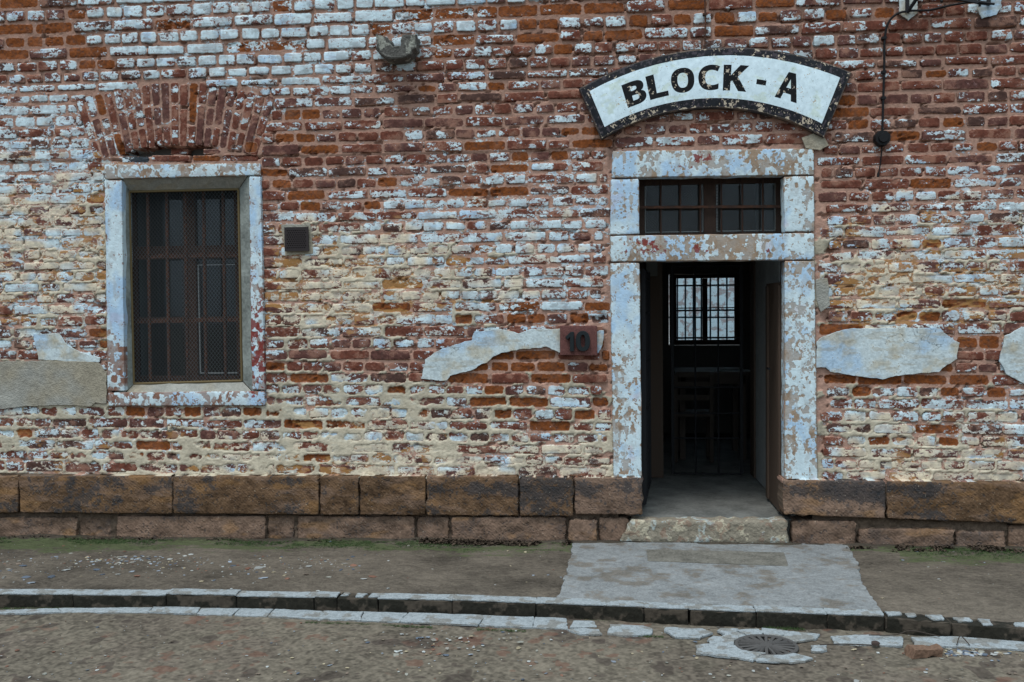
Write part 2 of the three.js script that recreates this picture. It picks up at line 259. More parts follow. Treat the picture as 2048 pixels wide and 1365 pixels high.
const frameSpots = [[1560, 330, 60, 30, -0.25, 0], [1400, 318, 18, 12, -0.1, 0.7], [1372, 340, 16, 14, 0, 0.5], [1290, 492, 40, 18, -0.05, 0.55], [1430, 495, 90, 30, -0.38, 0], [1395, 498, 10, 8, 0, 0.7], [1412, 505, 9, 7, 0, 0.6], [1530, 502, 12, 7, 0, 0.6], [1243, 490, 10, 10, 0, 0.4], [515, 700, 26, 75, -0.55, 0.9], [225, 730, 40, 45, -0.6, 0.1], [228, 560, 40, 60, 0.06, 0], [500, 660, 8, 30, 0, 0.5], [1610, 560, 40, 50, -0.15, 0], [1600, 900, 30, 60, -0.12, 0], [1600, 930, 14, 30, 0.3, 0], [1240, 600, 26, 60, 0.15, 0], [1270, 560, 10, 30, 0, 0.2], [1250, 720, 30, 20, -0.05, 0.05], [1255, 920, 40, 30, 0.05, 0.02], [1600, 640, 16, 60, 0.2, 0], [360, 345, 80, 14, 0.1, 0], [250, 343, 40, 16, 0.35, 0]].map((s) => { const p = P2(s[0], s[1]), q = P2(s[0] + s[2], s[1] - s[3]); return [p[0], p[1], q[0] - p[0], q[1] - p[1], s[4], s[5]]; });
// plinth of large sandstone blocks in two courses
const plinth = [];
{
  const top = (x) => x < 1420 ? 953 + (x > 1038 ? 3 : 0) : 960 + (x - 1565) * 0.013, bot = (x) => x < 1420 ? 1027 + x * 0.006 - (x > 1148 ? 4 : 0) : 1030 + (x - 1565) * 0.04;
  const J = [-230, -60, 36, 345, 638, 718, 852, 1038, 1148, 1287], K = [1565, 1773, 2110, 2290];
  for (const L of [J, K]) for (let i = 0; i < L.length - 1; i++) { const a = L[i] + 1.2, b = L[i + 1] - 1.2; plinth.push(['plinth_stone', 0.055, [[a, bot(a)], [b, bot(b)], [b, top(b)], [a, top(a)]]]); }
  for (const [a, b, t, u, z] of [[-230, 153, 1036, 1080, 0.03], [163, 224, 1036, 1078, -0.02], [231, 530, 1033, 1082, 0.035], [535, 588, 1034, 1084, 0.01], [593, 829, 1033, 1085, 0.03], [834, 898, 1034, 1084, 0.022], [903, 1132, 1034, 1086, 0.032], [1137, 1194, 1040, 1086, 0.035], [1198, 1258, 1036, 1088, 0.03], [1584, 1712, 1042, 1100, 0.035], [1718, 1908, 1058, 1102, 0.03], [1914, 2012, 1064, 1112, 0.04], [2018, 2150, 1050, 1116, 0.03], [2156, 2290, 1056, 1116, 0.035]])
    plinth.push(['footing_stone', z, [[a, u], [b, u + 1], [b, t], [a, t]]]);
}
for (const p of plinth) { p[3] = block('plinth', p[2].map((q) => P2(q[0], q[1], p[1])), { low: p[0] === 'footing_stone', z: p[1] }); }

// height of the mortar bed: recessed joints above, flush and smeared with cement lower down
const pits = [[316, 300, 26, 9, -0.3], [388, 301, 24, 9, -0.3], [268, 307, 20, 7, -0.2], [198, 609, 12, 10, -0.04], [202, 690, 12, 14, -0.03], [1210, 700, 10, 60, -0.025], [1206, 640, 8, 12, -0.03], [1200, 800, 14, 24, -0.03], [1655, 640, 10, 18, -0.025], [1660, 500, 12, 14, -0.02], [1648, 880, 10, 40, -0.02], [1224, 285, 6, 40, -0.03], [800, 570, 16, 8, -0.02]].map((s) => { const p = P2(s[0], s[1]), q = P2(s[0] + s[2], s[1] - s[3]); return [p[0], p[1], q[0] - p[0], q[1] - p[1], s[4]]; });
function smear(X, Y, e) { const c = field('cement', X, Y); if (c < 0.02 || Y < bounds[NROW](X) - 0.01) return 0; const n = uni(fbm(X * 5.5 + 3, Y * 9 + 5, 4) * 0.7 + fbm(X * 26, Y * 30, 3) * 0.3) + 0.42 - 0.62 * sstep(-0.012, 0.016, e + (vn(X * 30, Y * 30) - 0.5) * 0.014), t = 1 - c * 0.95; return sstep(t, t + 0.14, n); }
function edgeAt(X, Y) { const T = tiles[tileOf(X)], i = clamp(Math.floor((X - T.x0) / TPX), 0, TRES - 1), j = clamp(Math.floor((Y - FY0) / TPX), 0, TROW - 1), k = j * TRES + i; return T.ids[k] ? T.ed[k] / 8000 : -0.01; }
function mortarZ(X, Y) {
  const m = field('jointPaint', X, Y), s = smear(X, Y, edgeAt(X, Y));
  if (Y < bounds[NROW](X) - 0.015) return 0.002 + (fbm(X * 26, Y * 26, 3) - 0.5) * 0.035;
  let z = mix(mix(-0.0075, -0.017, sstep(3.05, 3.35, Y)), -0.0035, clamp(m * 1.5)) + (fbm(X * 34, Y * 34, 3) - 0.5) * 0.008 + (fbm(X * 5, Y * 5, 2) - 0.5) * 0.008 + ledgeZ(X, Y);
  z = mix(z, 0.0045 + (fbm(X * 20, Y * 20, 3) - 0.5) * 0.006, s);
  z -= 0.022 * sstep(0.70, 0.76, vn(X * 8 + 3, Y * 21) * 0.55 + vn(X * 37, Y * 61) * 0.45) * (1 - s);
  for (const p of pits) { const d = ((X - p[0]) / p[2]) ** 2 + ((Y - p[1]) / p[3]) ** 2; if (d < 4) z += p[4] * Math.exp(-d); }
  return z;
}

// ---------------------------------------------------------------- face textures: two overlapping tiles in wall metres
const XM = (FX0 + FX1) / 2, TWID = (FX1 - FX0) / 2 + 0.62, TRES = 2048, TPX = TWID / TRES, THEI = FY1 - FY0, TROW = Math.ceil(THEI / TPX);
const tiles = [{ x0: FX0 - 0.02 }, { x0: FX1 + 0.02 - TWID }];
const tileOf = (x) => x < XM ? 0 : 1;
const shade = [0, 0, 0, 0], PK = [W(1140, 1000).x, W(1300, 1000).x, W(1550, 1000).x, W(1790, 1000).x];
const stains = [[950, 978, 110, 16, 0.5], [1090, 985, 52, 40, 0.5], [1185, 990, 28, 40, 0.4], [1250, 972, 16, 14, 0.4], [1690, 985, 75, 24, 0.55], [1760, 975, 30, 14, 0.4], [1840, 980, 70, 18, 0.45], [560, 962, 60, 8, 0.4], [280, 975, 60, 12, 0.3], [700, 960, 20, 16, 0.3]].map((q) => { const p = P2(q[0], q[1], 0.05), r = P2(q[0] + q[2], q[1] - q[3], 0.05); return [p[0], p[1], r[0] - p[0], r[1] - p[1], q[4]]; });
const lin = { dull: [0.15, 0.05, 0.032], plum: [0.122, 0.052, 0.042], fresh: [0.195, 0.058, 0.016], burnt: [0.085, 0.044, 0.035], mortar: [0.41, 0.245, 0.185], soil: [0.20, 0.115, 0.083], white: [0.56, 0.675, 0.715], blue: [0.36, 0.53, 0.71], cream: [0.64, 0.555, 0.415], ochre: [0.34, 0.175, 0.062], under: [0.42, 0.26, 0.25], cement: [0.31, 0.285, 0.215], stone: [0.275, 0.198, 0.138], red: [0.19, 0.032, 0.026], warm: [0.20, 0.10, 0.072], sand: [0.142, 0.083, 0.046], pinkstone: [0.205, 0.132, 0.093], black: [0.026, 0.032, 0.038] };
const setc = (c, k = 1) => { shade[0] = c[0] * k; shade[1] = c[1] * k; shade[2] = c[2] * k; }, blend = (c, t) => { shade[0] += (c[0] - shade[0]) * t; shade[1] += (c[1] - shade[1]) * t; shade[2] += (c[2] - shade[2]) * t; };
function paintOver(X, Y, t, n, k) { // limewash in flakes: a thin undercoat rim, then white, blue or cream
  const e = n - (1 - t); if (e < -0.3) return 0;
  const st = fbm(X * 16 + 7, Y * 105, 3), wash = sstep(-0.3, 0.06, e) * sstep(0.38, 0.66, st) * clamp(t * 1.5) * 0.32; blend([0.44, 0.46, 0.46], wash); if (e <= 0) return wash * 0.2;
  blend(lin.under, clamp(e * 30) * 0.7); const a = sstep(0.02, 0.065, e); if (a <= 0) return 0.1;
  const cr = sstep(0.35, 0.75, field('cream', X, Y) * 0.95 + (vn(X * 9 + 50, Y * 14) - 0.5) * 0.9), bl = sstep(0.58, 0.85, fbm(X * 7, Y * 11 + 60, 3)), g = fbm(X * 60, Y * 60, 2);
  const w = [mix(mix(lin.white[0], lin.blue[0], bl * 0.7), lin.cream[0], cr), mix(mix(lin.white[1], lin.blue[1], bl * 0.7), lin.cream[1], cr), mix(mix(lin.white[2], lin.blue[2], bl * 0.7), lin.cream[2], cr)], q = 0.70 + g * 0.3 + vn(X * 13 + 40, Y * 17) * 0.2;
  const dm = sstep(0.47, 0.7, fbm(X * 22 + 31, Y * 34 + 8, 4)) * 0.42; w[0] *= q; w[1] *= q; w[2] *= q; w[0] = mix(w[0], 0.21, dm); w[1] = mix(w[1], 0.215, dm); w[2] = mix(w[2], 0.21, dm); blend(w, a * k * (0.8 + 0.2 * sstep(0.36, 0.5, st)));
  const sp = vn(X * 190, Y * 190) * vn(X * 61 + 9, Y * 61); if (sp > 0.56) blend(lin.soil, 0.75 * sstep(0.56, 0.66, sp)); // specks worn through
  return a;
}
function texel(b, e, X, Y) { // e: metres inside the block's edge; fills shade = [r, g, b, height]
  const g1 = fbm(X * 70 + 11, Y * 70, 3), g2 = fbm(X * 16, Y * 22 + 31, 3), hi = vn(X * 260, Y * 260);
  if (!b || b.kind === 'brick') {
    const nF = fbm(X * 13 + (b ? b.seed * 0.37 : 0), Y * 26 + (b ? b.seed : 4), 5), n = uni(nF * 0.62 + fbm(X * 75 + 5, Y * 95, 3) * 0.28 + hi * 0.1, 0.066), s = smear(X, Y, b ? e : -0.01);
    let h;
    if (b && e > 0) {
      const t = b.tone; setc(b.fresh ? lin.fresh : t < 0.55 ? lin.dull : t < 0.85 ? lin.plum : lin.burnt, 0.62 + g2 * 0.5 + (g1 - 0.5) * 0.7); if (!b.fresh) blend(lin.fresh, clamp((g2 - 0.55) * 3) * 0.5);
      if (b.fresh) blend(lin.burnt, clamp((0.45 - g1) * 4) * 0.6);
      h = 0.35 + (g1 - 0.5) * (b.fresh ? 0.7 : 0.3) + (hi - 0.5) * 0.1;
      const o = field('ochre', X, Y); if (o > 0.02) { const on = uni(fbm(X * 6 + 20, Y * 17 + (b.seed | 0) * 0.01, 4)); blend(lin.ochre, 0.9 * sstep(1 - o * 1.1, 1 - o * 1.1 + 0.15, on)); }
      const dust = sstep(0.5, 0.75, g2 + (hi - 0.5) * 0.3); blend(lin.mortar, dust * 0.35 * (b.fresh ? 0.2 : 1));
      if (b.dark) setc(lin.black, 0.8 + g1);
      const cov = clamp(field('brickPaint', X, Y) * (b.arch ? 0.5 : 1.0) + b.paint - sstep(0.008, 0, e) * 0.22, 0, 0.985);
      h += 0.22 * paintOver(X, Y, cov, n, 1);
      const m = sstep(0.004, 0.001, e + (hi - 0.5) * 0.004); blend(lin.mortar, m * 0.7);
    } else if (Y < bounds[NROW](X) - 0.01) {
      setc([0.13, 0.092, 0.066], 0.5 + g1 * 0.8); h = 0.3 + (g1 - 0.5) * 0.6; shade[3] = h; return;
    } else {
      const up = clamp((Y - 2.2) / 1.2); setc(lin.mortar, 0.72 + g1 * 0.5); blend(lin.soil, clamp(mix(0.08, 0.55, up) * (0.4 + g2)));
      h = 0.3 + (g1 - 0.5) * 0.5 + (hi - 0.5) * 0.2;
      const o = field('ochre', X, Y); if (o > 0.02) { const on = uni(fbm(X * 6 + 20, Y * 17, 4)); blend(lin.ochre, 0.8 * sstep(1 - o, 1 - o + 0.15, on)); }
      h += 0.2 * paintOver(X, Y, field('jointPaint', X, Y) * 0.8, n, 0.95);
    }
    if (s > 0) { const cr = field('cream', X, Y), c = [mix(lin.cement[0], lin.cream[0], cr * 0.8), mix(lin.cement[1], lin.cream[1], cr * 0.8), mix(lin.cement[2], lin.cream[2], cr * 0.8)], q = 0.58 + g2 * 0.5 + g1 * 0.35; blend([c[0] * q, c[1] * q, c[2] * q], s * 0.93); h = mix(h, 0.5 + (g1 - 0.5) * 0.5, s); }
    const run = sstep(0.55, 0.7, fbm(X * 26 + 3, Y * 1.8, 3) * 0.7 + g2 * 0.3) * 0.15; blend([0.09, 0.075, 0.062], run);
    shade[3] = h;
  } else if (b.kind === 'frame') {
    let cov = b.cov, red = 0; for (const p of frameSpots) { const d = ((X - p[0]) / p[2]) ** 2 + ((Y - p[1]) / p[3]) ** 2; if (d < 5) { const q = Math.exp(-d); cov += p[4] * q; red += p[5] * q; } }
    cov = clamp(cov - sstep(0.012, 0, e) * 0.25, 0, 0.97);
    const st = [mix(lin.stone[0], lin.warm[0], b.warm), mix(lin.stone[1], lin.warm[1], b.warm), mix(lin.stone[2], lin.warm[2], b.warm)]; setc(st, 0.66 + g2 * 0.35 + g1 * 0.35);
    let h = 0.3 + (g1 - 0.5) * 0.35 + (hi - 0.5) * 0.1; const n = uni(fbm(X * 10 + b.seed, Y * 9, 5) * 0.46 + fbm(X * 46, Y * 36 + 8, 4) * 0.54, 0.058);
    const fw = fbm(X * 24, Y * 15 + 3, 4); blend([0.40, 0.42, 0.42], sstep(0.32, 0.58, fw) * 0.68 * clamp(cov * 1.3)); const ee = n - (1 - cov - 0.06);
    if (ee > 0) {
      const bl = sstep(0.45, 0.68, fbm(X * 6 + 70, Y * 5, 4)), pk = sstep(0.66, 0.8, fbm(X * 9, Y * 7 + 90, 3)), q = 0.84 + fbm(X * 40, Y * 18, 3) * 0.3, a = sstep(0, 0.06, ee) * 0.9;
      const w = [mix(lin.white[0], lin.blue[0], bl * 0.85), mix(lin.white[1], lin.blue[1], bl * 0.85), mix(lin.white[2], lin.blue[2], bl * 0.85)]; w[1] = mix(w[1], w[1] * 0.86, pk); w[2] = mix(w[2], w[2] * 0.86, pk);
      blend([w[0] * q, w[1] * q, w[2] * q], a); h += 0.3 * a;
      const gr = fbm(X * 30 + 4, Y * 14, 3); blend([0.36, 0.37, 0.36], sstep(0.56, 0.75, gr) * 0.45);
    }
    if (red > 0.05) { const rn = uni(fbm(X * 34 + 5, Y * 30, 4)); blend(lin.red, 0.92 * sstep(1 - red * 0.85, 1 - red * 0.85 + 0.1, rn)); }
    const sp = vn(X * 150, Y * 150) * vn(X * 47 + 9, Y * 47); if (sp > 0.6) blend(st, 0.8);
    shade[3] = h;
  } else {
    const t = b.tone, low = b.low, pink = !low && ((b.pts[0][0] > PK[0] && b.pts[1][0] < PK[1]) || (b.pts[0][0] > PK[2] && b.pts[1][0] < PK[3])); setc(low || pink ? lin.pinkstone : lin.sand, (low ? 0.62 : 0.66) + t * 0.25 + (g2 - 0.5) * 0.9 + (g1 - 0.5) * 0.6);
    const bed = fbm(X * 7 + b.seed, Y * 22 + X * 2, 4), pitn = vn(X * 95, Y * 120) * vn(X * 40 + 5, Y * 50); if (pitn > 0.5) blend(lin.black, 0.5 * sstep(0.5, 0.6, pitn)); blend(lin.pinkstone, sstep(0.5, 0.7, bed) * 0.5); blend(lin.ochre, sstep(0.62, 0.8, fbm(X * 5, Y * 12 + b.seed, 3)) * 0.3);
    let stain = fbm(X * 6 + b.seed, Y * 8 + 13, 5) * 0.7 + g1 * 0.3 - 0.05; for (const q of stains) { const d = ((X - q[0]) / q[2]) ** 2 + ((Y - q[1]) / q[3]) ** 2; if (d < 4) stain += 0.42 * q[4] * Math.exp(-d); } blend(lin.black, sstep(0.53, 0.64, stain + (t - 0.5) * 0.16) * (low ? 0.4 : 0.72));
    if (hi > 0.93 && g1 > 0.55) blend(lin.cream, 0.6);
    const tool = Math.sin((X * 0.9 + Y) * 260 + fbm(X * 12, Y * 12, 2) * 9) * 0.5 + 0.5;
    shade[3] = 0.45 + (g1 - 0.5) * 0.9 + (bed - 0.5) * 0.7 + tool * 0.12 - 0.35 * sstep(0.5, 0.6, pitn);
  }
}
for (const T of tiles) {
  const ids = T.ids = new Int16Array(TRES * TROW), ed = T.ed = new Uint8Array(TRES * TROW);
  for (const b of blocks) {
    if (!b) continue; const p = b.pts, xs = p.map((q) => q[0]), ys = p.map((q) => q[1]);
    const i0 = Math.max(0, Math.floor((Math.min(...xs) - T.x0) / TPX) - 2), i1 = Math.min(TRES - 1, Math.ceil((Math.max(...xs) - T.x0) / TPX) + 2), j0 = Math.max(0, Math.floor((Math.min(...ys) - FY0) / TPX) - 2), j1 = Math.min(TROW - 1, Math.ceil((Math.max(...ys) - FY0) / TPX) + 2);
    if (i0 >= i1) continue;
    const E = p.map((q, k) => { const r = p[(k + 1) % 4], dx = r[0] - q[0], dy = r[1] - q[1], L = Math.hypot(dx, dy); return [q[0], q[1], -dy / L, dx / L]; }), rad = b.kind === 'brick' ? 0.02 : 0.004, jit = b.kind === 'brick' ? 0.012 : 0.003;
    for (let j = j0; j <= j1; j++) for (let i = i0; i <= i1; i++) {
      const X = T.x0 + (i + 0.5) * TPX, Y = FY0 + (j + 0.5) * TPX; let m1 = 9, m2 = 9;
      for (const q of E) { const d = (X - q[0]) * q[2] + (Y - q[1]) * q[3]; if (d < m1) { m2 = m1; m1 = d; } else if (d < m2) m2 = d; }
      if (m1 < -0.004) continue;
      let d = m1; if (m1 < rad && m2 < rad) d = rad - Math.hypot(rad - m1, rad - m2);
      d += (vn(X * 34, Y * 34) * 0.6 + vn(X * 90, Y * 90) * 0.4 - 0.42) * jit; const k = j * TRES + i;
      if (d > 0) { ids[k] = b.id; ed[k] = Math.min(255, d * 8000); }
    }
  }
  const c = new Uint8Array(TRES * TROW * 4), h = new Uint8Array(TRES * TROW * 4);
  for (let j = 0; j < TROW; j++) for (let i = 0; i < TRES; i++) {
    const k = j * TRES + i, o = k * 4; texel(blocks[ids[k]], ed[k] / 8000, T.x0 + (i + 0.5) * TPX, FY0 + (j + 0.5) * TPX);
    c[o] = enc(shade[0]); c[o + 1] = enc(shade[1]); c[o + 2] = enc(shade[2]); c[o + 3] = 255; h[o] = h[o + 1] = h[o + 2] = clamp(shade[3]) * 255; h[o + 3] = 255;
  }
  T.mat = new THREE.MeshPhysicalMaterial({ map: dataTex(TRES, TROW, c, true), bumpMap: dataTex(TRES, TROW, h, false), bumpScale: 0.006, roughness: 0.93, specularIntensity: 0.3 });
}
function uvInward(g, b, tall, zf) { const p = g.attributes.position, u = g.attributes.uv, T = tiles[tileOf(bcen(b))], cx = bcen(b), cy = b.pts.reduce((s, q) => s + q[1], 0) / 4; for (let i = 0; i < p.count; i++) { const d = zf - p.getZ(i); if (d < 0.04) continue; if (tall) { const w = Math.abs(p.getX(i) - cx); u.setX(i, (p.getX(i) + Math.sign(cx - p.getX(i)) * Math.min(d, w * 1.7) - T.x0) / TWID); } else { const w = Math.abs(p.getY(i) - cy); u.setY(i, (p.getY(i) + Math.sign(cy - p.getY(i)) * Math.min(d, w * 1.7) - FY0) / (TROW * TPX)); } } return g; }
function uvTile(g, t) { const p = g.attributes.position, u = new Float32Array(p.count * 2), T = tiles[t]; for (let i = 0; i < p.count; i++) { u[i * 2] = (p.getX(i) - T.x0) / TWID; u[i * 2 + 1] = (p.getY(i) - FY0) / (TROW * TPX); } g.setAttribute('uv', new THREE.BufferAttribute(u, 2)); return g; }
const c3 = (pts, z) => pts.map((q) => V(q[0], q[1], z));
const bcen = (b) => b.pts.reduce((s, q) => s + q[0], 0) / 4;

// ================================================================ building
const building = thing('brick_building', 'weathered red brick prison block with peeling white limewash and dark doorway', 'building');
{ // mortar bed
  const step = 0.0095, nx = Math.ceil((FX1 - FX0) / step), ny = Math.ceil((FY1 - FY0) / step), pos = new Float32Array((nx + 1) * (ny + 1) * 3);
  for (let j = 0; j <= ny; j++) for (let i = 0; i <= nx; i++) { const X = Math.min(FX1, FX0 + i * step), Y = Math.min(FY1, FY0 + j * step), o = (j * (nx + 1) + i) * 3; pos[o] = X; pos[o + 1] = Y; pos[o + 2] = mortarZ(X, Y); }
  const shrink = (P, d) => { const cx = P.reduce((s, q) => s + q[0], 0) / P.length, cy = P.reduce((s, q) => s + q[1], 0) / P.length; return P.map((q) => [q[0] + Math.sign(cx - q[0]) * d, q[1] + Math.sign(cy - q[1]) * d]); };
  const wp = shrink(winPoly, 0.03), dp = shrink(doorPoly, 0.03); dp[2][1] = dp[3][1] = -1;
  const parts = [[], []];
  for (let j = 0; j < ny; j++) for (let i = 0; i < nx; i++) { const X = FX0 + (i + 0.5) * step, Y = FY0 + (j + 0.5) * step; if (inPoly(wp, X, Y) || inPoly(dp, X, Y)) continue; const k = j * (nx + 1) + i, L = parts[tileOf(X)]; L.push(k, k + 1, k + nx + 2, k, k + nx + 2, k + nx + 1); }
  const whole = new THREE.BufferGeometry(); whole.setAttribute('position', new THREE.BufferAttribute(pos, 3)); whole.setIndex(parts[0].concat(parts[1])); whole.computeVertexNormals();
  const geos = parts.map((ix, t) => { const g = new THREE.BufferGeometry(), map = new Map(), P = [], N = [], I = new Uint32Array(ix.length), n = whole.attributes.normal.array; ix.forEach((v, q) => { let m = map.get(v); if (m === undefined) { m = P.length / 3; map.set(v, m); P.push(pos[v * 3], pos[v * 3 + 1], pos[v * 3 + 2]); N.push(n[v * 3], n[v * 3 + 1], n[v * 3 + 2]); } I[q] = m; }); g.setAttribute('position', new THREE.Float32BufferAttribute(P, 3)); g.setAttribute('normal', new THREE.Float32BufferAttribute(N, 3)); g.setIndex(new THREE.BufferAttribute(I, 1)); return uvTile(g, t); });
  add('mortar_bed', mergeGeometries(geos, true), tiles.map((t) => t.mat), building);
}
{ // bricks: the three hundred that show largest are parts, the others one part
  const geoOf = (b) => uvTile(blockGeo(c3(b.pts, b.z), 0.05 + Math.max(0, b.z), { nx: b.fresh ? 3 : 2, ny: 1, bevel: b.row < 7 ? rr(0.006, 0.010) : rr(0.004, 0.008), rough: b.fresh ? 0.007 : 0.004, freq: b.fresh ? 45 : 25, jag: 0.006, pull: 1.1, seed: b.seed }), tileOf(bcen(b)));
  const signPoly = [P2(1158, 178), P2(1280, 125), P2(1430, 97), P2(1570, 112), P2(1703, 145), P2(1650, 272), P2(1530, 228), P2(1425, 213), P2(1300, 235), P2(1203, 275)];
  const list = blocks.filter((b) => b && b.kind === 'brick' && !b.arch && Math.max(...b.pts.map((q) => q[0])) > FX0);
  for (const b of list) { const cx = bcen(b), cy = b.pts.reduce((s, q) => s + q[1], 0) / 4, [px, py] = toPx(cx, cy); b.area = (px > 8 && px < 2040 && py > 8 && !inPoly(signPoly, cx, cy)) ? (b.pts[1][0] - b.pts[0][0]) * (b.pts[3][1] - b.pts[0][1]) : 0; }
  list.sort((a, b) => b.area - a.area);
  list.slice(0, 300).forEach((b) => add('brick', geoOf(b), tiles[tileOf(bcen(b))].mat, building));
  const rest = [[], []]; list.slice(300).forEach((b) => rest[tileOf(bcen(b))].push(geoOf(b)));
  add('small_brickwork', mergeGeometries(rest.map((l) => mergeGeometries(l)), true), tiles.map((t) => t.mat), building, { kind: 'stuff' });
  const arch = sub('relieving_arch', building);
  for (const b of archBlocks) add('brick', geoOf(b), tiles[tileOf(bcen(b))].mat, arch);
}
for (const w of ['window', 'door']) {
  const g = sub(w + '_surround', building);
  for (const [n, pts, o, b] of frameStones[w]) {
    const tall = n === 'jamb', t = tileOf(bcen(b));
    add(n, uvInward(uvTile(blockGeo(c3(pts, 0.02), w === 'door' ? 0.11 : 0.14, { nx: tall ? 2 : 14, ny: tall ? 14 : 2, bevel: 0.007, rough: 0.005, freq: 12, jag: 0.004, seed: b.seed }), t), b, tall, 0.02), tiles[t].mat, g);
  }
}
for (const [n, z, pts, b] of plinth) { const t = tileOf(bcen(b)); add(n, uvTile(blockGeo(c3(b.pts, z), 0.16, { nx: 16, ny: 7, bevel: n === 'footing_stone' ? 0.01 : 0.009, rough: n === 'footing_stone' ? 0.02 : 0.014, freq: 11, jag: 0.011, seed: b.seed, pull: 1.2 }), t), tiles[t].mat, building); }

// ---------------------------------------------------------------- shared materials
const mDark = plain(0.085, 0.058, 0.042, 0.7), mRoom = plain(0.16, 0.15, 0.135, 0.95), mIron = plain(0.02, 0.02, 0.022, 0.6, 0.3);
const mRust = surface(256, 256, (u, v, o) => { const a = pf(u, v, 16, 5), b = pf(u, v, 64, 3); const k = 0.5 + b; o[0] = mix(0.05, 0.085, sstep(0.4, 0.6, a)) * k; o[1] = mix(0.028, 0.038, sstep(0.4, 0.6, a)) * k; o[2] = mix(0.021, 0.023, sstep(0.4, 0.6, a)) * k; o[3] = b; }, { rough: 0.85, bump: 0.001 });
const mMesh = plain(0.11, 0.12, 0.125, 0.7, 0.1), mPipe = plain(0.13, 0.095, 0.045, 0.75, 0.1);
const mWood = surface(256, 512, (u, v, o) => { const a = pf(u, v * 0.125, 128, 3), b = pf(u, v, 32, 3), k = 0.6 + a * 0.5 + (b - 0.5) * 0.5; o[0] = 0.075 * k; o[1] = 0.042 * k; o[2] = 0.03 * k; o[3] = a; }, { rough: 0.75, bump: 0.001 });
const mPlaster = surface(1024, 1024, (u, v, o) => {
  const a = pf(u, v, 8, 5), b = pf(u, v, 32, 4), c = pf(u, v, 128, 2), d = pf(u + 90, v + 31, 16, 4);
  let r = 0.57, g = 0.645, l = 0.655; const bl = sstep(0.45, 0.62, a); r = mix(r, 0.42, bl); g = mix(g, 0.555, bl); l = mix(l, 0.68, bl);
  const be = sstep(0.46, 0.72, d * 0.8 + b * 0.2) * 0.7; r = mix(r, 0.50, be); g = mix(g, 0.44, be); l = mix(l, 0.32, be);
  const sp = sstep(0.72, 0.77, c * 0.6 + b * 0.4); r = mix(r, 0.2, sp * 0.6); g = mix(g, 0.16, sp * 0.6); l = mix(l, 0.11, sp * 0.6);
  const cr = sstep(0.010, 0.003, Math.abs(pf(u + 11, v + 5, 16, 4) - 0.5)) * sstep(0.5, 0.6, pf(u + 40, v + 8, 8, 2)), hs = sstep(0.52, 0.66, pf(u * 0.25 + 3, v, 64, 4)) * 0.4; r = mix(r, 0.36, hs); g = mix(g, 0.30, hs); l = mix(l, 0.2, hs);
  const k = (0.85 + (c - 0.5) * 0.3 + (b - 0.5) * 0.35) * (1 - cr * 0.6); o[0] = r * k; o[1] = g * k; o[2] = l * k; o[3] = 0.6 + (b - 0.5) * 0.9 + (c - 0.5) * 0.3 - cr * 0.4;
}, { bump: 0.003 });
const mCement = surface(1024, 1024, (u, v, o) => { const a = pf(u, v, 8, 5), b = pf(u, v, 64, 3), c = pf(u, v, 256, 1), k = 0.8 + (a - 0.5) * 0.4 + (b - 0.5) * 0.25 + (c - 0.5) * 0.15, q = sstep(0.4, 0.62, pf(u + 33, v + 70, 4, 4)); o[0] = mix(0.37, 0.34, q) * k; o[1] = mix(0.325, 0.33, q) * k; o[2] = mix(0.245, 0.29, q) * k; o[3] = 0.5 + (b - 0.5) * 0.8 + (c - 0.5) * 0.4; }, { bump: 0.004 });
const mGreyCement = surface(512, 512, (u, v, o) => { const a = pf(u, v, 8, 5), b = pf(u, v, 64, 3), k = 0.75 + (a - 0.5) * 0.9 + (b - 0.5) * 0.4; o[0] = 0.27 * k; o[1] = 0.29 * k; o[2] = 0.265 * k; o[3] = 0.5 + (b - 0.5); }, { bump: 0.003 });
const mSpout = surface(512, 512, (u, v, o) => { const a = pf(u, v, 16, 5), b = pf(u, v, 64, 3), m = sstep(0.52, 0.66, a), k = 0.6 + b * 0.7; o[0] = mix(0.10, 0.27, m) * k; o[1] = mix(0.095, 0.27, m) * k; o[2] = mix(0.085, 0.23, m) * k; o[3] = b; }, { bump: 0.006 });
const mGlass = new THREE.MeshPhysicalMaterial({ transmission: 1, thickness: 0, roughness: 0.06, ior: 1.38 }); mGlass.color.setRGB(0.75, 0.85, 0.9);
const bx = (n, m, p, ...b) => add(n, uvBox(box(...b)), m, p);

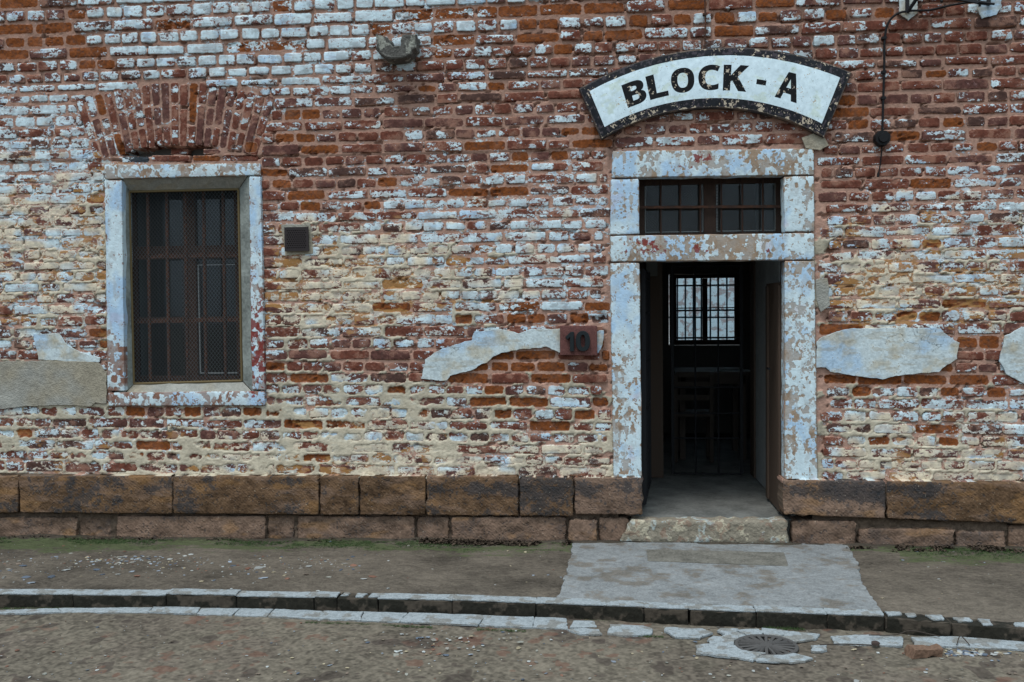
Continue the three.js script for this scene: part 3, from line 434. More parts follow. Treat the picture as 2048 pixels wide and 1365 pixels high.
// ---------------------------------------------------------------- wall body, rooms behind, roof
const wOpen = [P2(224, 345), P2(510, 345), P2(515, 800), P2(226, 800)], dL = W(1262, 700).x, dR = W(1590, 700).x, thresholdY = W(1425, 1041, 0.04).y;
const rTop = 4.32, ZB = -5.0;
{
  const sh = new THREE.Shape([[FX0, -0.3], [FX1, -0.3], [FX1, rTop], [FX0, rTop]].map((q) => new THREE.Vector2(...q)));
  sh.holes.push(new THREE.Path(wOpen.map((q) => new THREE.Vector2(...q))));
  const dt = W(1425, 325).y; sh.holes.push(new THREE.Path([[dL, thresholdY - 0.02], [dL, dt], [dR, dt], [dR, thresholdY - 0.02]].map((q) => new THREE.Vector2(...q))));
  const g = new THREE.ExtrudeGeometry(sh, { depth: 0.4, bevelEnabled: false }); g.translate(0, 0, -0.53); add('wall_core', uvBox(g), mRoom, building);
  const farW = [W(1338, 548, -4.6), W(1487, 548, -4.6), W(1487, 692, -4.6), W(1338, 692, -4.6)];
  const s2 = new THREE.Shape([[FX0, -0.3], [FX1, -0.3], [FX1, rTop], [FX0, rTop]].map((q) => new THREE.Vector2(...q))); s2.holes.push(new THREE.Path(farW.map((q) => new THREE.Vector2(q.x, q.y))));
  const g2 = new THREE.ExtrudeGeometry(s2, { depth: 0.4, bevelEnabled: false }); g2.translate(0, 0, -5.0); add('rear_wall', uvBox(g2), mRoom, building);
  bx('end_wall', mRoom, building, FX0, FX0 + 0.3, -0.3, rTop, -4.598, -0.532); bx('end_wall', mRoom, building, FX1 - 0.3, FX1, -0.3, rTop, -4.598, -0.532);
  bx('roof', plain(0.2, 0.11, 0.08), building, FX0 - 0.1, FX1 + 0.1, rTop + 0.003, rTop + 0.2, ZB - 0.2, 0.02);
}
const VR = W(1512, 800, -1.6).x, VL = W(1262, 700).x - 0.25, ZV = -1.6, iL = W(1326, 700, ZV).x, iR = W(1508, 700, ZV).x, iTop = W(1400, 470, ZV).y;
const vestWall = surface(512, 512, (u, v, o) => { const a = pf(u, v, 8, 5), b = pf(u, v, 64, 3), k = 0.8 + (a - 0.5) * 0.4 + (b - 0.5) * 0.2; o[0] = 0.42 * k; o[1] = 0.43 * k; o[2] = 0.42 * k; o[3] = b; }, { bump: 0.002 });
const floorMat = surface(1024, 1024, (u, v, o) => { const a = pf(u, v, 8, 5), b = pf(u, v, 64, 3), c = pf(u, v * 0.5, 128, 2), k = 0.75 + (a - 0.5) * 0.8 + (b - 0.5) * 0.3; o[0] = 0.19 * k; o[1] = 0.19 * k; o[2] = 0.175 * k; o[3] = 0.5 + (b - 0.5) * 0.6 + (c - 0.5) * 0.4; }, { bump: 0.003, rough: 0.8 });
{
  const st = (n, m, ...b) => { const o = bx(n, m, scene, ...b); o.userData.kind = 'structure'; o.userData.label = { entrance_floor: 'grey worn concrete floor inside the doorway', entrance_wall: 'plastered wall inside the entrance', partition_wall: 'dark inner wall beside the inner gate', room_ceiling: 'ceiling of the dark room', }[n]; return o; };
  st('entrance_floor', floorMat, FX0 + 0.31, FX1 - 0.31, thresholdY - 0.2, thresholdY - 0.008, -4.59, -0.045);
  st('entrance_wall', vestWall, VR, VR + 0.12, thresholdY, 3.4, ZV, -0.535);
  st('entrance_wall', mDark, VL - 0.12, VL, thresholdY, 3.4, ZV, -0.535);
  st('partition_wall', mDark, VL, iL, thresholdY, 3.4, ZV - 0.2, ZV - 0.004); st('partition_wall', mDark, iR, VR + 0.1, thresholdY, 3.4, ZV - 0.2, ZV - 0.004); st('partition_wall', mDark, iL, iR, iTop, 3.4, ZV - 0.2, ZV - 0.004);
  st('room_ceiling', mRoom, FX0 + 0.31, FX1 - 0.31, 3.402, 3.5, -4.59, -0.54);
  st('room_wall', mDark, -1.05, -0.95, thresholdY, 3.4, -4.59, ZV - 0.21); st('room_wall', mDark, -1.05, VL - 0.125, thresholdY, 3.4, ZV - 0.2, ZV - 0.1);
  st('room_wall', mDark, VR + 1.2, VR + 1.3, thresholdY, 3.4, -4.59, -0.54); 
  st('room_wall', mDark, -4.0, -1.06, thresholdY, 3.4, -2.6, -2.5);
}
{ // dark door leaf folded back against the wall inside the entrance
  const d = sub('entrance_door', building), x = W(1569, 700, -0.1).x + 0.03, top = W(1556, 566, -0.4).y;
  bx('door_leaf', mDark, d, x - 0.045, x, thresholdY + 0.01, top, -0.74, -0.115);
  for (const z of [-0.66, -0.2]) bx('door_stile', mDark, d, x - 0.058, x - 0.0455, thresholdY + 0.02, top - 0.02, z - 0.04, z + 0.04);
  add('handle', bar(V(x - 0.085, 1.15, -0.45), V(x - 0.085, 1.15, -0.36), 0.008), mIron, d);
  bx('meter_box', plain(0.14, 0.14, 0.13), building, W(1292, 600, ZV).x, W(1314, 600, ZV).x, W(1300, 553, ZV).y, W(1300, 515, ZV).y, ZV - 0.003, ZV + 0.1);
}
function gate(name, a, b, y0, y1, nv, hs, r) { // framed grid of round iron bars between two floor points
  const g = sub(name, building), P = (t, y) => V(mix(a.x, b.x, t), y, mix(a.z, b.z, t));
  for (const t of [0, 1]) add('gate_post', flat(P(t, y0), P(t, y1), r * 3, r * 3), mIron, g);
  for (let i = 1; i < nv; i++) add('upright_bar', bar(P(i / nv, y0), P(i / nv, y1), r), mIron, g);
  for (const y of [y0, ...hs, y1]) add('cross_bar', bar(P(0, y), P(1, y), r), mIron, g);
}
gate('entrance_gate', V(W(1284.5, 700, -0.3).x + 0.012, 0, -0.34), V(W(1298, 700, -1.15).x, 0, -1.15), thresholdY + 0.03, W(1290, 540, -0.5).y, 6, [0.5, 0.85, 1.2, 1.55, 1.8], 0.009);
{ const z = ZV - 0.1, yy = (p) => W(1420, p, z).y; gate('inner_gate', W(1345, 700, z), W(1483, 700, z), thresholdY + 0.02, yy(556) + 0.1, 3, [571, 621, 676, 775, 827, 877].map(yy), 0.0085); }
{ // far window of the back room, iron bars beyond, pale courtyard wall outside
  const z = -4.7, g = sub('rear_window', building), X = (p) => W(p, 620, z).x, Y = (p) => W(1410, p, z).y;
  for (const [a, b, c, d, n] of [[1339, 1353, 549, 690, 'frame'], [1469, 1485, 549, 690, 'frame'], [1353, 1469, 680, 690, 'frame'], [1353, 1469, 549, 557, 'frame'], [1405, 1415, 557, 680, 'mullion'], [1353, 1405, 615, 617.5, 'glazing_bar'], [1415, 1469, 615, 617.5, 'glazing_bar']]) bx(n, mWood, g, X(a) + 0.001, X(b) - 0.001, Y(d) + 0.001, Y(c) - 0.001, z - 0.03, z + 0.03);
  for (const [a, b] of [[1353, 1405], [1415, 1469]]) bx('pane', mGlass, g, X(a) + 0.002, X(b) - 0.002, Y(680), Y(557), z - 0.006, z - 0.003);
  const zb = -5.15, mB = plain(0.10, 0.14, 0.17, 0.7);
  for (const p of [1355, 1371, 1387, 1403, 1421, 1437, 1454]) add('window_bar', bar(W(p, 720, zb), W(p, 520, zb), 0.011), mB, g); add('window_bar', bar(W(1330, 635, zb), W(1490, 635, zb), 0.011), mB, g);
  const cw = surface(1024, 1024, (u, v, o) => { const row = Math.floor(v / 8), bxx = (u + (row & 1) * 8) % 16, j = (v % 8) < 1.2 || bxx < 1.0 ? 1 : 0, id = NT[(row & 255) << 8 | (Math.floor((u + (row & 1) * 8) / 16) & 255)], a = pf(u, v, 32, 4), p = sstep(0.46 - id * 0.2, 0.56 - id * 0.2, a); o[0] = mix(mix(0.46, 0.5, j), 0.68, p); o[1] = mix(mix(0.34, 0.45, j), 0.70, p); o[2] = mix(mix(0.32, 0.42, j), 0.70, p); o[3] = j ? 0.3 : 0.6; }, { bump: 0.006 });
  const w = add('courtyard_wall', uvBox(box(-2.5, 6, -0.3, 4.6, -10.4, -10), 2.4), cw, scene, { label: 'pale brick wall of the rear yard seen through the barred back window', category: 'wall' });
}
{ // table and chair in the dark back room
  const t = thing('table', 'dim wooden table with papers behind the inner gate', 'table'), z0 = -2.55, z1 = -3.25, yT = W(1420, 740, -2.9).y, xa = W(1346, 700, -2.9).x, xb = W(1492, 700, -2.9).x;
  const mt = plain(0.07, 0.052, 0.04, 0.55); bx('table_top', mt, t, xa, xb, yT - 0.03, yT, z1, z0);
  for (const x of [xa + 0.04, xb - 0.09]) for (const z of [z0 - 0.09, z1 + 0.04]) bx('leg', mt, t, x, x + 0.05, thresholdY, yT - 0.031, z, z + 0.05);
  bx('apron', mt, t, xa + 0.05, xb - 0.05, yT - 0.11, yT - 0.032, z0 - 0.06, z0 - 0.04);
  const p = add('paper_sheet', box(0, 0.3, 0, 0.004, 0, 0.21), plain(0.5, 0.55, 0.56), scene, { label: 'pale paper sheet lying on the dim table', category: 'paper' }); p.position.set(mix(xa, xb, 0.58), yT + 0.002, z0 - 0.26); p.rotation.y = 0.08;
  const c = thing('wooden_chair', 'dim wooden chair pushed under the table behind the inner gate', 'chair'), cx = W(1388, 800, -2.4).x, cz = -2.42, cy = thresholdY + 0.45, mc = plain(0.06, 0.045, 0.034, 0.6);
  bx('seat', mc, c, cx - 0.19, cx + 0.19, cy - 0.03, cy, cz - 0.36, cz); for (const [x, z] of [[-0.18, -0.04], [0.145, -0.04], [-0.18, -0.35], [0.145, -0.35]]) bx('leg', mc, c, cx + x, cx + x + 0.035, thresholdY, z === -0.04 ? cy + 0.36 : cy - 0.031, cz + z, cz + z + 0.035);
  for (const y of [0.12, 0.24, 0.33]) bx('back_slat', mc, c, cx - 0.144, cx + 0.144, cy + y, cy + y + 0.05, cz - 0.03, cz - 0.015);
}

// ---------------------------------------------------------------- barred window
{
  const zc = -0.08, A = W(259, 384, zc), B = W(477, 379, zc), C = W(484, 762, zc), D = W(268, 768, zc); // mesh frame corners: top left, top right, bottom right, bottom left
  const oA = W(241, 356, 0.008), oB = W(499, 347, 0.008), oC = W(507, 786, 0.008), oD = W(247, 789, 0.008);
  const win = sub('barred_window', building), lin4 = (n, q, m, o) => add(n, uvBox(blockGeo(q, 0.08, { bevel: 0.004, rough: 0.004, freq: 16, jag: 0.003, ...o })), m, win);
  lin4('cement_lining', [D, oD, oA, A].map((p, i) => p.clone()).reverse().map((p) => p), mGreyCement, { nx: 2, ny: 12, back: V(-1, 0, -0.6) });
  lin4('cement_lining', [C, oC, oB, B].map((p) => p.clone()), mGreyCement, { nx: 2, ny: 12, back: V(1, 0, -0.6) });
  lin4('cement_lining', [A, B, oB, oA].map((p) => p.clone()), mCement, { nx: 10, ny: 2, back: V(0, 1, -0.6) });
  lin4('window_ledge', [oD, oC, C, D].map((p) => p.clone()), mCement, { nx: 12, ny: 2, back: V(0, -1, -0.6), rough: 0.007 });
  const rim = [A, B, C, D]; rim.forEach((p, i) => add('mesh_frame', bar(V(p.x, p.y, zc + 0.006), V(rim[(i + 1) % 4].x, rim[(i + 1) % 4].y, zc + 0.006), 0.009, 8), mPipe, win));
  // diamond wire mesh
  const wires = [], U = (s, t) => { const a = A.clone().lerp(B, s), b = D.clone().lerp(C, s); return a.lerp(b, t); }, w = A.distanceTo(B), h = A.distanceTo(D), n = 52, k = h / w;
  for (const dir of [1, -1]) for (let i = -Math.ceil(n * k); i < n + Math.ceil(n * k); i++) {
    // line s = i/n*? + dir * t*k
    const s0 = i / (n * 0.6), f = (t) => s0 + dir * t * k * 0.8; let t0 = 0, t1 = 1; const at = (v) => (v - s0) / (dir * k * 0.8); const ta = at(0), tb = at(1); t0 = Math.max(0, Math.min(ta, tb)); t1 = Math.min(1, Math.max(ta, tb)); if (t1 - t0 < 0.002) continue;
    const a = U(f(t0), t0), b = U(f(t1), t1); a.z += dir * 0.0008; b.z += dir * 0.0008; wires.push(bar(a, b, 0.0014, 3));
  }
  add('wire_mesh', merge(wires), mMesh, win, { kind: 'stuff' });
  const zb = -0.16;
  for (const p of [296, 334, 371, 408, 447]) add('upright_bar', uvXY(bar(W(p - 1.5, 372, zb), W(p + 4.5, 775, zb), 0.0125, 10), 0.3), mRust, win);
  for (const p of [511, 641]) add('flat_bar', uvXY(flat(W(250, p + 3, zb - 0.004), W(490, p - 2, zb - 0.004), 0.03, 0.008), 0.3), mRust, win);
  // timber window behind
  const zw = -0.3, X = (p) => W(p, 570, zw).x, Y = (p) => W(370, p, zw).y, zz = [zw - 0.05, zw];
  for (const [n, a, b, c, d] of [['frame', 240, 272, 345, 790], ['frame', 470, 505, 345, 790], ['frame', 272, 470, 345, 380], ['frame', 272, 470, 752, 790], ['transom_rail', 272, 470, 492, 518], ['mullion', 368, 392, 380, 492], ['mullion', 368, 392, 518, 752], ['glazing_bar', 272, 368, 634, 640], ['glazing_bar', 392, 470, 634, 640]]) bx(n, mWood, win, X(a) + 0.001, X(b) - 0.001, Y(d) + 0.001, Y(c) - 0.001, n === 'glazing_bar' ? zw - 0.035 : zz[0], n === 'glazing_bar' ? zw - 0.012 : zz[1]);
  for (const [a, b, c, d] of [[272, 368, 380, 492], [392, 470, 380, 492], [272, 368, 518, 634], [392, 470, 518, 634], [272, 368, 640, 752], [392, 470, 640, 752]]) bx('pane', mGlass, win, X(a) + 0.002, X(b) - 0.002, Y(d) + 0.002, Y(c) - 0.002, zw - 0.03, zw - 0.027);
  const mL = plain(0.3, 0.31, 0.3); for (const [a, b, c, d] of [[395, 397, 530, 748], [397, 472, 530, 531.6], [397, 472, 745.5, 748], [397, 472, 641.5, 643]]) bx('beading', mL, win, X(a), X(b), Y(d), Y(c), zw - 0.011, zw - 0.003);
}
// ---------------------------------------------------------------- fanlight over the door
{
  const f = sub('barred_fanlight', building), z = -0.12, X = (p) => W(p, 412, z).x, Y = (p) => W(1425, p, z).y, L = 1274, R = 1572, T = 352, Bt = 474;
  for (const [n, a, b, c, d] of [['frame', L, 1290, T, Bt], ['frame', 1556, R, T, Bt], ['frame', 1290, 1556, T, 366], ['frame', 1290, 1556, 464, Bt], ['mullion', 1410, 1434, 366, 464]]) bx(n, mWood, f, X(a), X(b) - 0.001, Y(d) + 0.001, Y(c) - 0.001, z - 0.1, z - 0.06);
  for (const [a, b] of [[1290, 1410], [1434, 1556]]) { bx('pane', mGlass, f, X(a) + 0.002, X(b) - 0.002, Y(464) + 0.002, Y(366) - 0.002, z - 0.085, z - 0.082); }
  for (const p of [1322, 1361, 1401, 1443, 1485, 1526]) add('upright_bar', bar(W(p, 350, z - 0.02), W(p, 478, z - 0.02), 0.007), mRust, f);
  add('cross_bar', uvXY(flat(W(1270, 415, z - 0.005), W(1575, 413, z - 0.005), 0.018, 0.012), 0.3), mRust, f);
  const wires = [], x0 = X(1280), x1 = X(1566), y0 = Y(470), y1 = Y(358), st = 0.02;
  for (const dir of [1, -1]) for (let s = -(y1 - y0); s < (x1 - x0) + (y1 - y0); s += st) { let xa = x0 + s, xb = xa + dir * (y1 - y0), ya = y0, yb = y1; const lim = (x) => y0 + (x - (x0 + s)) / dir; const lo = Math.max(x0, Math.min(xa, xb)), hi = Math.min(x1, Math.max(xa, xb)); if (hi - lo < 0.003) continue; wires.push(bar(V(lo, lim(lo), z + dir * 0.0007), V(hi, lim(hi), z + dir * 0.0007), 0.0009, 3)); }
  add('wire_mesh', merge(wires), plain(0.045, 0.038, 0.032, 0.8), f, { kind: 'stuff' });
  const mZ = plain(0.35, 0.37, 0.36); for (const [a, b] of [[1291, 1409], [1436, 1555]]) for (const [p, q, r, t] of [[a, a + 1.3, 368, 462], [b - 1.3, b, 368, 462], [a + 1.3, b - 1.3, 460.6, 462]]) bx('beading', mZ, f, X(p), X(q), Y(t), Y(r), z - 0.078, z - 0.072);
}
// ---------------------------------------------------------------- plaster left on the wall, doorstep
const pxs = (l) => { const o = []; for (let i = 0; i < l.length; i += 2) o.push(P2(l[i], l[i + 1], 0.012)); return o; };
add('plaster_patch', uvBox(patchGeo(pxs([-40, 726, 110, 722, 196, 726, 212, 745, 212, 806, 190, 806, 180, 813, 120, 810, 60, 812, 10, 818, -40, 818]), 0.006, 0.009, 0.01, 0.006, 3), 1.6), mCement, building, { label: 'beige cement patch' });
add('plaster_patch', uvBox(patchGeo(pxs([66, 669, 118, 668, 132, 690, 160, 706, 200, 716, 198, 724, 160, 724, 120, 722, 76, 718]), 0.004, 0.008, 0.01, 0.006, 8), 1.6), mPlaster, building);
add('plaster_patch', uvBox(patchGeo(pxs([852, 720, 884, 698, 944, 682, 950, 664, 1000, 660, 1038, 668, 1060, 661, 1116, 658, 1194, 664, 1207, 662, 1206, 690, 1196, 706, 1120, 706, 1094, 694, 1048, 698, 1002, 706, 950, 738, 900, 752, 892, 762, 842, 758]), 0.005, 0.011, 0.01, 0.007, 15), 1.6), mPlaster, building);
add('plaster_patch', uvBox(patchGeo(pxs([1634, 684, 1650, 672, 1694, 658, 1780, 657, 1880, 657, 1896, 672, 1918, 686, 1914, 718, 1886, 736, 1880, 744, 1816, 748, 1766, 758, 1720, 754, 1662, 744, 1652, 734, 1632, 736]), 0.005, 0.011, 0.01, 0.006, 21), 1.6), mPlaster, building);
add('plaster_patch', uvBox(patchGeo(pxs([2010, 674, 2046, 655, 2120, 650, 2180, 670, 2190, 720, 2150, 760, 2050, 768, 2014, 750, 2000, 722]), 0.005, 0.011, 0.01, 0.006, 27), 1.6), mPlaster, building);
add('plaster_patch', uvBox(patchGeo(pxs([1604, 276, 1626, 269, 1650, 277, 1656, 292, 1640, 300, 1612, 296]), 0.014, 0.008, 0.01, 0.005, 33), 1.6), mCement, building);
add('plaster_patch', uvBox(patchGeo(pxs([1632, 560, 1655, 556, 1660, 610, 1642, 624, 1634, 600]), 0.004, 0.008, 0.01, 0.006, 39), 1.6), mCement, building);
for (const l of [[1797, -60, 1836, -60, 1834, 26, 1818, 40, 1800, 26], [1958, -60, 2004, -60, 2003, 14, 1994, 28, 1966, 37, 1955, 18]]) add('plaster_patch', uvBox(patchGeo(pxs(l), 0.006, 0.009, 0.01, 0.006, 45), 1.6), mPlaster, building);
add('plaster_patch', uvBox(patchGeo(pxs([562, 450, 620, 448, 624, 508, 570, 510]), 0.001, 0.006, 0.01, 0.004, 51), 1.6), mCement, building);
{
  const c = [W(1240, 1086, 0.05), W(1580, 1092, 0.05), W(1574, 1042, 0.05), W(1262, 1041, 0.05)];
  add('doorstep', uvBox(blockGeo(c, 0.1, { nx: 22, ny: 6, bevel: 0.014, rough: 0.012, freq: 14, jag: 0.01, seed: 3 }), 1.1), surface(1024, 512, (u, v, o) => { const a = pf(u, v, 8, 5), b = pf(u, v, 64, 4), d = pf(u + 20, v + 90, 16, 5), e = pf(u + 70, v + 40, 32, 4), k = 0.75 + (b - 0.5) * 0.5; o[0] = 0.29 * k; o[1] = 0.25 * k; o[2] = 0.19 * k; const p = sstep(0.52, 0.58, d * 0.6 + e * 0.4), w = sstep(0.45, 0.6, a); o[0] = mix(o[0], mix(0.5, 0.4, w) * k * 1.2, p * 0.75); o[1] = mix(o[1], mix(0.44, 0.46, w) * k * 1.2, p * 0.75); o[2] = mix(o[2], mix(0.32, 0.45, w) * k * 1.2, p * 0.75); const r = sstep(0.60, 0.66, e); o[0] = mix(o[0], 0.2, r * 0.6); o[1] = mix(o[1], 0.12, r * 0.6); o[2] = mix(o[2], 0.085, r * 0.6); o[3] = 0.4 + (b - 0.5) + p * 0.2; }, { bump: 0.008 }), building, { label: 'rough patched stone step' });
}

// ---------------------------------------------------------------- things fixed to the wall
{ // arched name board
  const top = arc3(P2(1160, 178, 0.05), P2(1425, 97, 0.05), P2(1702, 146, 0.05)), bot = arc3(P2(1204, 276, 0.05), P2(1425, 214, 0.05), P2(1648, 273, 0.05));
  const w = 2000, h = 440, cv = document.createElement('canvas'); cv.width = w; cv.height = h; const x = cv.getContext('2d');
  x.fillStyle = '#4a443f'; x.fillRect(0, 0, w, h); x.fillStyle = '#1b1d22'; x.fillRect(3, 5, w - 6, h - 10); x.fillStyle = '#cfe0e6'; x.fillRect(58, 56, w - 116, h - 122);
  x.fillStyle = '#0d0e11'; x.textBaseline = 'alphabetic';
  const letter = (ch, u, wd, v0, v1) => { x.save(); x.font = 'bold 300px sans-serif'; const m = x.measureText(ch), hh = m.actualBoundingBoxAscent + m.actualBoundingBoxDescent, ww = m.actualBoundingBoxRight + m.actualBoundingBoxLeft; x.translate(u * w, (1 - v0) * h); x.scale(wd * w / ww, (v1 - v0) * h / hh); x.fillText(ch, m.actualBoundingBoxLeft - ww / 2, -m.actualBoundingBoxDescent); x.strokeStyle = '#0d0e11'; x.lineWidth = 8; x.strokeText(ch, m.actualBoundingBoxLeft - ww / 2, -m.actualBoundingBoxDescent); x.restore(); };
  letter('B', 0.19, 0.084, 0.29, 0.71); letter('L', 0.283, 0.078, 0.29, 0.71); letter('O', 0.383, 0.09, 0.29, 0.72); letter('C', 0.486, 0.082, 0.29, 0.72); letter('K', 0.588, 0.092, 0.29, 0.71); letter('A', 0.8, 0.088, 0.29, 0.71);
  x.fillRect(0.672 * w, 0.53 * h - 18, 0.038 * w, 36);
  const im = x.getImageData(0, 0, w, h).data, c = new Uint8Array(w * h * 4), b = new Uint8Array(w * h * 4);
  for (let j = 0; j < h; j++) for (let i = 0; i < w; i++) {
    const k = (j * w + i) * 4, o = ((h - 1 - j) * w + i) * 4, X = i / 40, Y = j / 40, dark = im[k] < 80, edge = Math.min(i, w - i, j, h - j);
    const n = fbm(X * 0.9, Y * 0.9, 5) * 0.6 + fbm(X * 4 + 3, Y * 4, 3) * 0.4, lower = j > h - 70, chip = (dark ? sstep(0.63, 0.642, n + (lower ? 0.035 : 0) + (edge < 8 ? 0.04 : 0) + (i > 1500 && i < 1760 && dark && !lower ? 0.025 : 0) - (j < 60 || edge < 60 && !lower ? 0.02 : 0)) : sstep(0.69, 0.71, n));
    let r = im[k] / 255, g = im[k + 1] / 255, l = im[k + 2] / 255; const gr = (fbm(X * 1.5, Y * 1.5 + 40, 4) - 0.5) * (dark ? 0.10 : 0.14) + (vn(i * 0.5, j * 0.5) - 0.5) * 0.03; r += gr; g += gr; l += gr;
    if (!dark) { const st = sstep(0.55, 0.75, fbm(X * 0.5, Y * 0.8 + 9, 4)); r -= st * 0.03; g -= st * 0.04; l -= st * 0.09; const s2 = vn(i * 0.11, j * 0.11) * vn(i * 0.31, j * 0.31); if (s2 > 0.74) { r *= 0.45; g *= 0.45; l *= 0.45; } }
    const wn = sstep(0.56, 0.66, fbm(X * 2 + 77, Y * 2, 4)); if (dark && (lower || edge < 50)) { r = mix(r, 0.30, wn * 0.8); g = mix(g, 0.27, wn * 0.8); l = mix(l, 0.29, wn * 0.8); }
    r = mix(r, 0.72, chip); g = mix(g, 0.66, chip); l = mix(l, 0.58, chip);
    c[o] = clamp(r) * 255; c[o + 1] = clamp(g) * 255; c[o + 2] = clamp(l) * 255; c[o + 3] = 255; b[o] = b[o + 1] = b[o + 2] = (0.6 - chip * 0.35 + gr) * 255; b[o + 3] = 255;
  }
  const face = new THREE.MeshPhysicalMaterial({ map: dataTex(w, h, c, true), bumpMap: dataTex(w, h, b, false), bumpScale: 0.003, roughness: 0.7, specularIntensity: 0.4 });
  const sg = thing('name_board', 'arched white board with black border reading BLOCK - A above the door', 'sign');
  const n = 48, pos = [], uv = [], idx = [], Z = 0.055;
  for (let i = 0; i <= n; i++) for (let j = 0; j <= 6; j++) { const A = bot(i / n), B = top(i / n), q = j / 6, x = mix(A[0], B[0], q), y = mix(A[1], B[1], q), e = (i === 0 || i === n || j === 0 || j === 6); pos.push(x, y + (e ? (vn(i * 1.7, j * 3) - 0.5) * 0.008 : 0), Z - (e ? 0.006 : 0) + (fbm(x * 5, y * 5, 2) - 0.5) * 0.006); uv.push(i / n, q); }
  for (let i = 0; i < n; i++) for (let j = 0; j < 6; j++) { const k = i * 7 + j; idx.push(k, k + 7, k + 8, k, k + 8, k + 1); }
  const g = new THREE.BufferGeometry(); g.setAttribute('position', new THREE.Float32BufferAttribute(pos, 3)); g.setAttribute('uv', new THREE.Float32BufferAttribute(uv, 2)); g.setIndex(idx); g.computeVertexNormals(); add('painted_face', g, face, sg);
  const sh = new THREE.Shape(); for (let i = 0; i <= n; i++) { const p = bot(i / n); i ? sh.lineTo(p[0], p[1]) : sh.moveTo(p[0], p[1]); } for (let i = n; i >= 0; i--) { const p = top(i / n); sh.lineTo(p[0], p[1]); }
  const bg = new THREE.ExtrudeGeometry(sh, { depth: 0.05, bevelEnabled: true, bevelSize: 0.006, bevelThickness: 0.004, bevelSegments: 1 }); bg.translate(0, 0, -0.008); add('board', uvBox(bg, 1), surface(512, 512, (u, v, o) => { const a = pf(u, v, 16, 5), k = 0.6 + pf(u, v, 64, 3) * 0.7, m = sstep(0.48, 0.56, a); o[0] = mix(0.05, 0.14, m) * k; o[1] = mix(0.043, 0.10, m) * k; o[2] = mix(0.043, 0.078, m) * k; o[3] = k * 0.5; }, { bump: 0.004 }), sg);
}
{ // number plaque with raised digits
  const p = thing('number_plaque', 'square reddish stone plaque with raised black number 10 beside the door', 'plaque'), z = 0.045, A = W(1120, 711, z), B = W(1195, 712, z), C = W(1194, 652, z), D = W(1120, 652, z);
  const red = surface(256, 256, (u, v, o) => { const a = pf(u, v, 128, 2), b = pf(u, v, 16, 3), k = 0.7 + (a - 0.5) * 1.1 + (b - 0.5) * 0.3; o[0] = 0.18 * k; o[1] = 0.075 * k; o[2] = 0.065 * k; o[3] = a; }, { bump: 0.0015, rough: 0.8 });
  add('plate', uvBox(blockGeo([A, B, C, D], 0.05, { nx: 6, ny: 5, bevel: 0.004, rough: 0.001, jag: 0.0008 }), 0.3), red, p);
  const font = await new FontLoader().loadAsync('fonts/droid/droid_sans_bold.typeface.json'), black = plain(0.012, 0.016, 0.018, 0.45);
  for (const [ch, x0, x1, y0, y1] of [['1', 1131, 1148, 703, 664], ['0', 1152, 1180, 703, 662]]) {
    const g = new TextGeometry(ch, { font, size: 1, depth: 0.18, bevelEnabled: true, bevelSize: 0.02, bevelThickness: 0.03, bevelSegments: 1, curveSegments: 8 }); g.computeBoundingBox(); const bb = g.boundingBox, a = W(x0, y0, z), c = W(x1, y1, z);
    g.translate(-bb.min.x, -bb.min.y, 0); g.scale((c.x - a.x) / (bb.max.x - bb.min.x), (c.y - a.y) / (bb.max.y - bb.min.y), 0.14); const m = add('digit', g, black, p); m.position.set(a.x, a.y, z + 0.002);
  }
}
{ // cast iron vent plate pierced with square holes
  const v = thing('vent_grille', 'small black square iron vent plate pierced with holes beside the window', 'vent'), A = P2(569, 503, 0.03), C = P2(616, 454, 0.03), sh = new THREE.Shape([[A[0], A[1]], [C[0], A[1]], [C[0], C[1]], [A[0], C[1]]].map((q) => new THREE.Vector2(...q)));
  const n = 9, w = C[0] - A[0], h = C[1] - A[1];
  for (let i = 0; i < n; i++) for (let j = 0; j < n; j++) { const cx = A[0] + w * (0.1 + 0.8 * (i + 0.5 + (j % 2 ? 0.25 : -0.25)) / n), cy = A[1] + h * (0.1 + 0.8 * (j + 0.5) / n), r = w * 0.022, p = new THREE.Path(); p.moveTo(cx - r, cy - r); p.lineTo(cx - r, cy + r); p.lineTo(cx + r, cy + r); p.lineTo(cx + r, cy - r); sh.holes.push(p); }
  const g = new THREE.ExtrudeGeometry(sh, { depth: 0.008, bevelEnabled: false }); g.translate(0, 0, 0.022); add('pierced_plate', g, plain(0.028, 0.022, 0.022, 0.75), v);
  bx('backing', plain(0.004, 0.004, 0.004, 1), v, A[0] + 0.004, C[0] - 0.004, A[1] + 0.004, C[1] - 0.004, 0.002, 0.012);
}
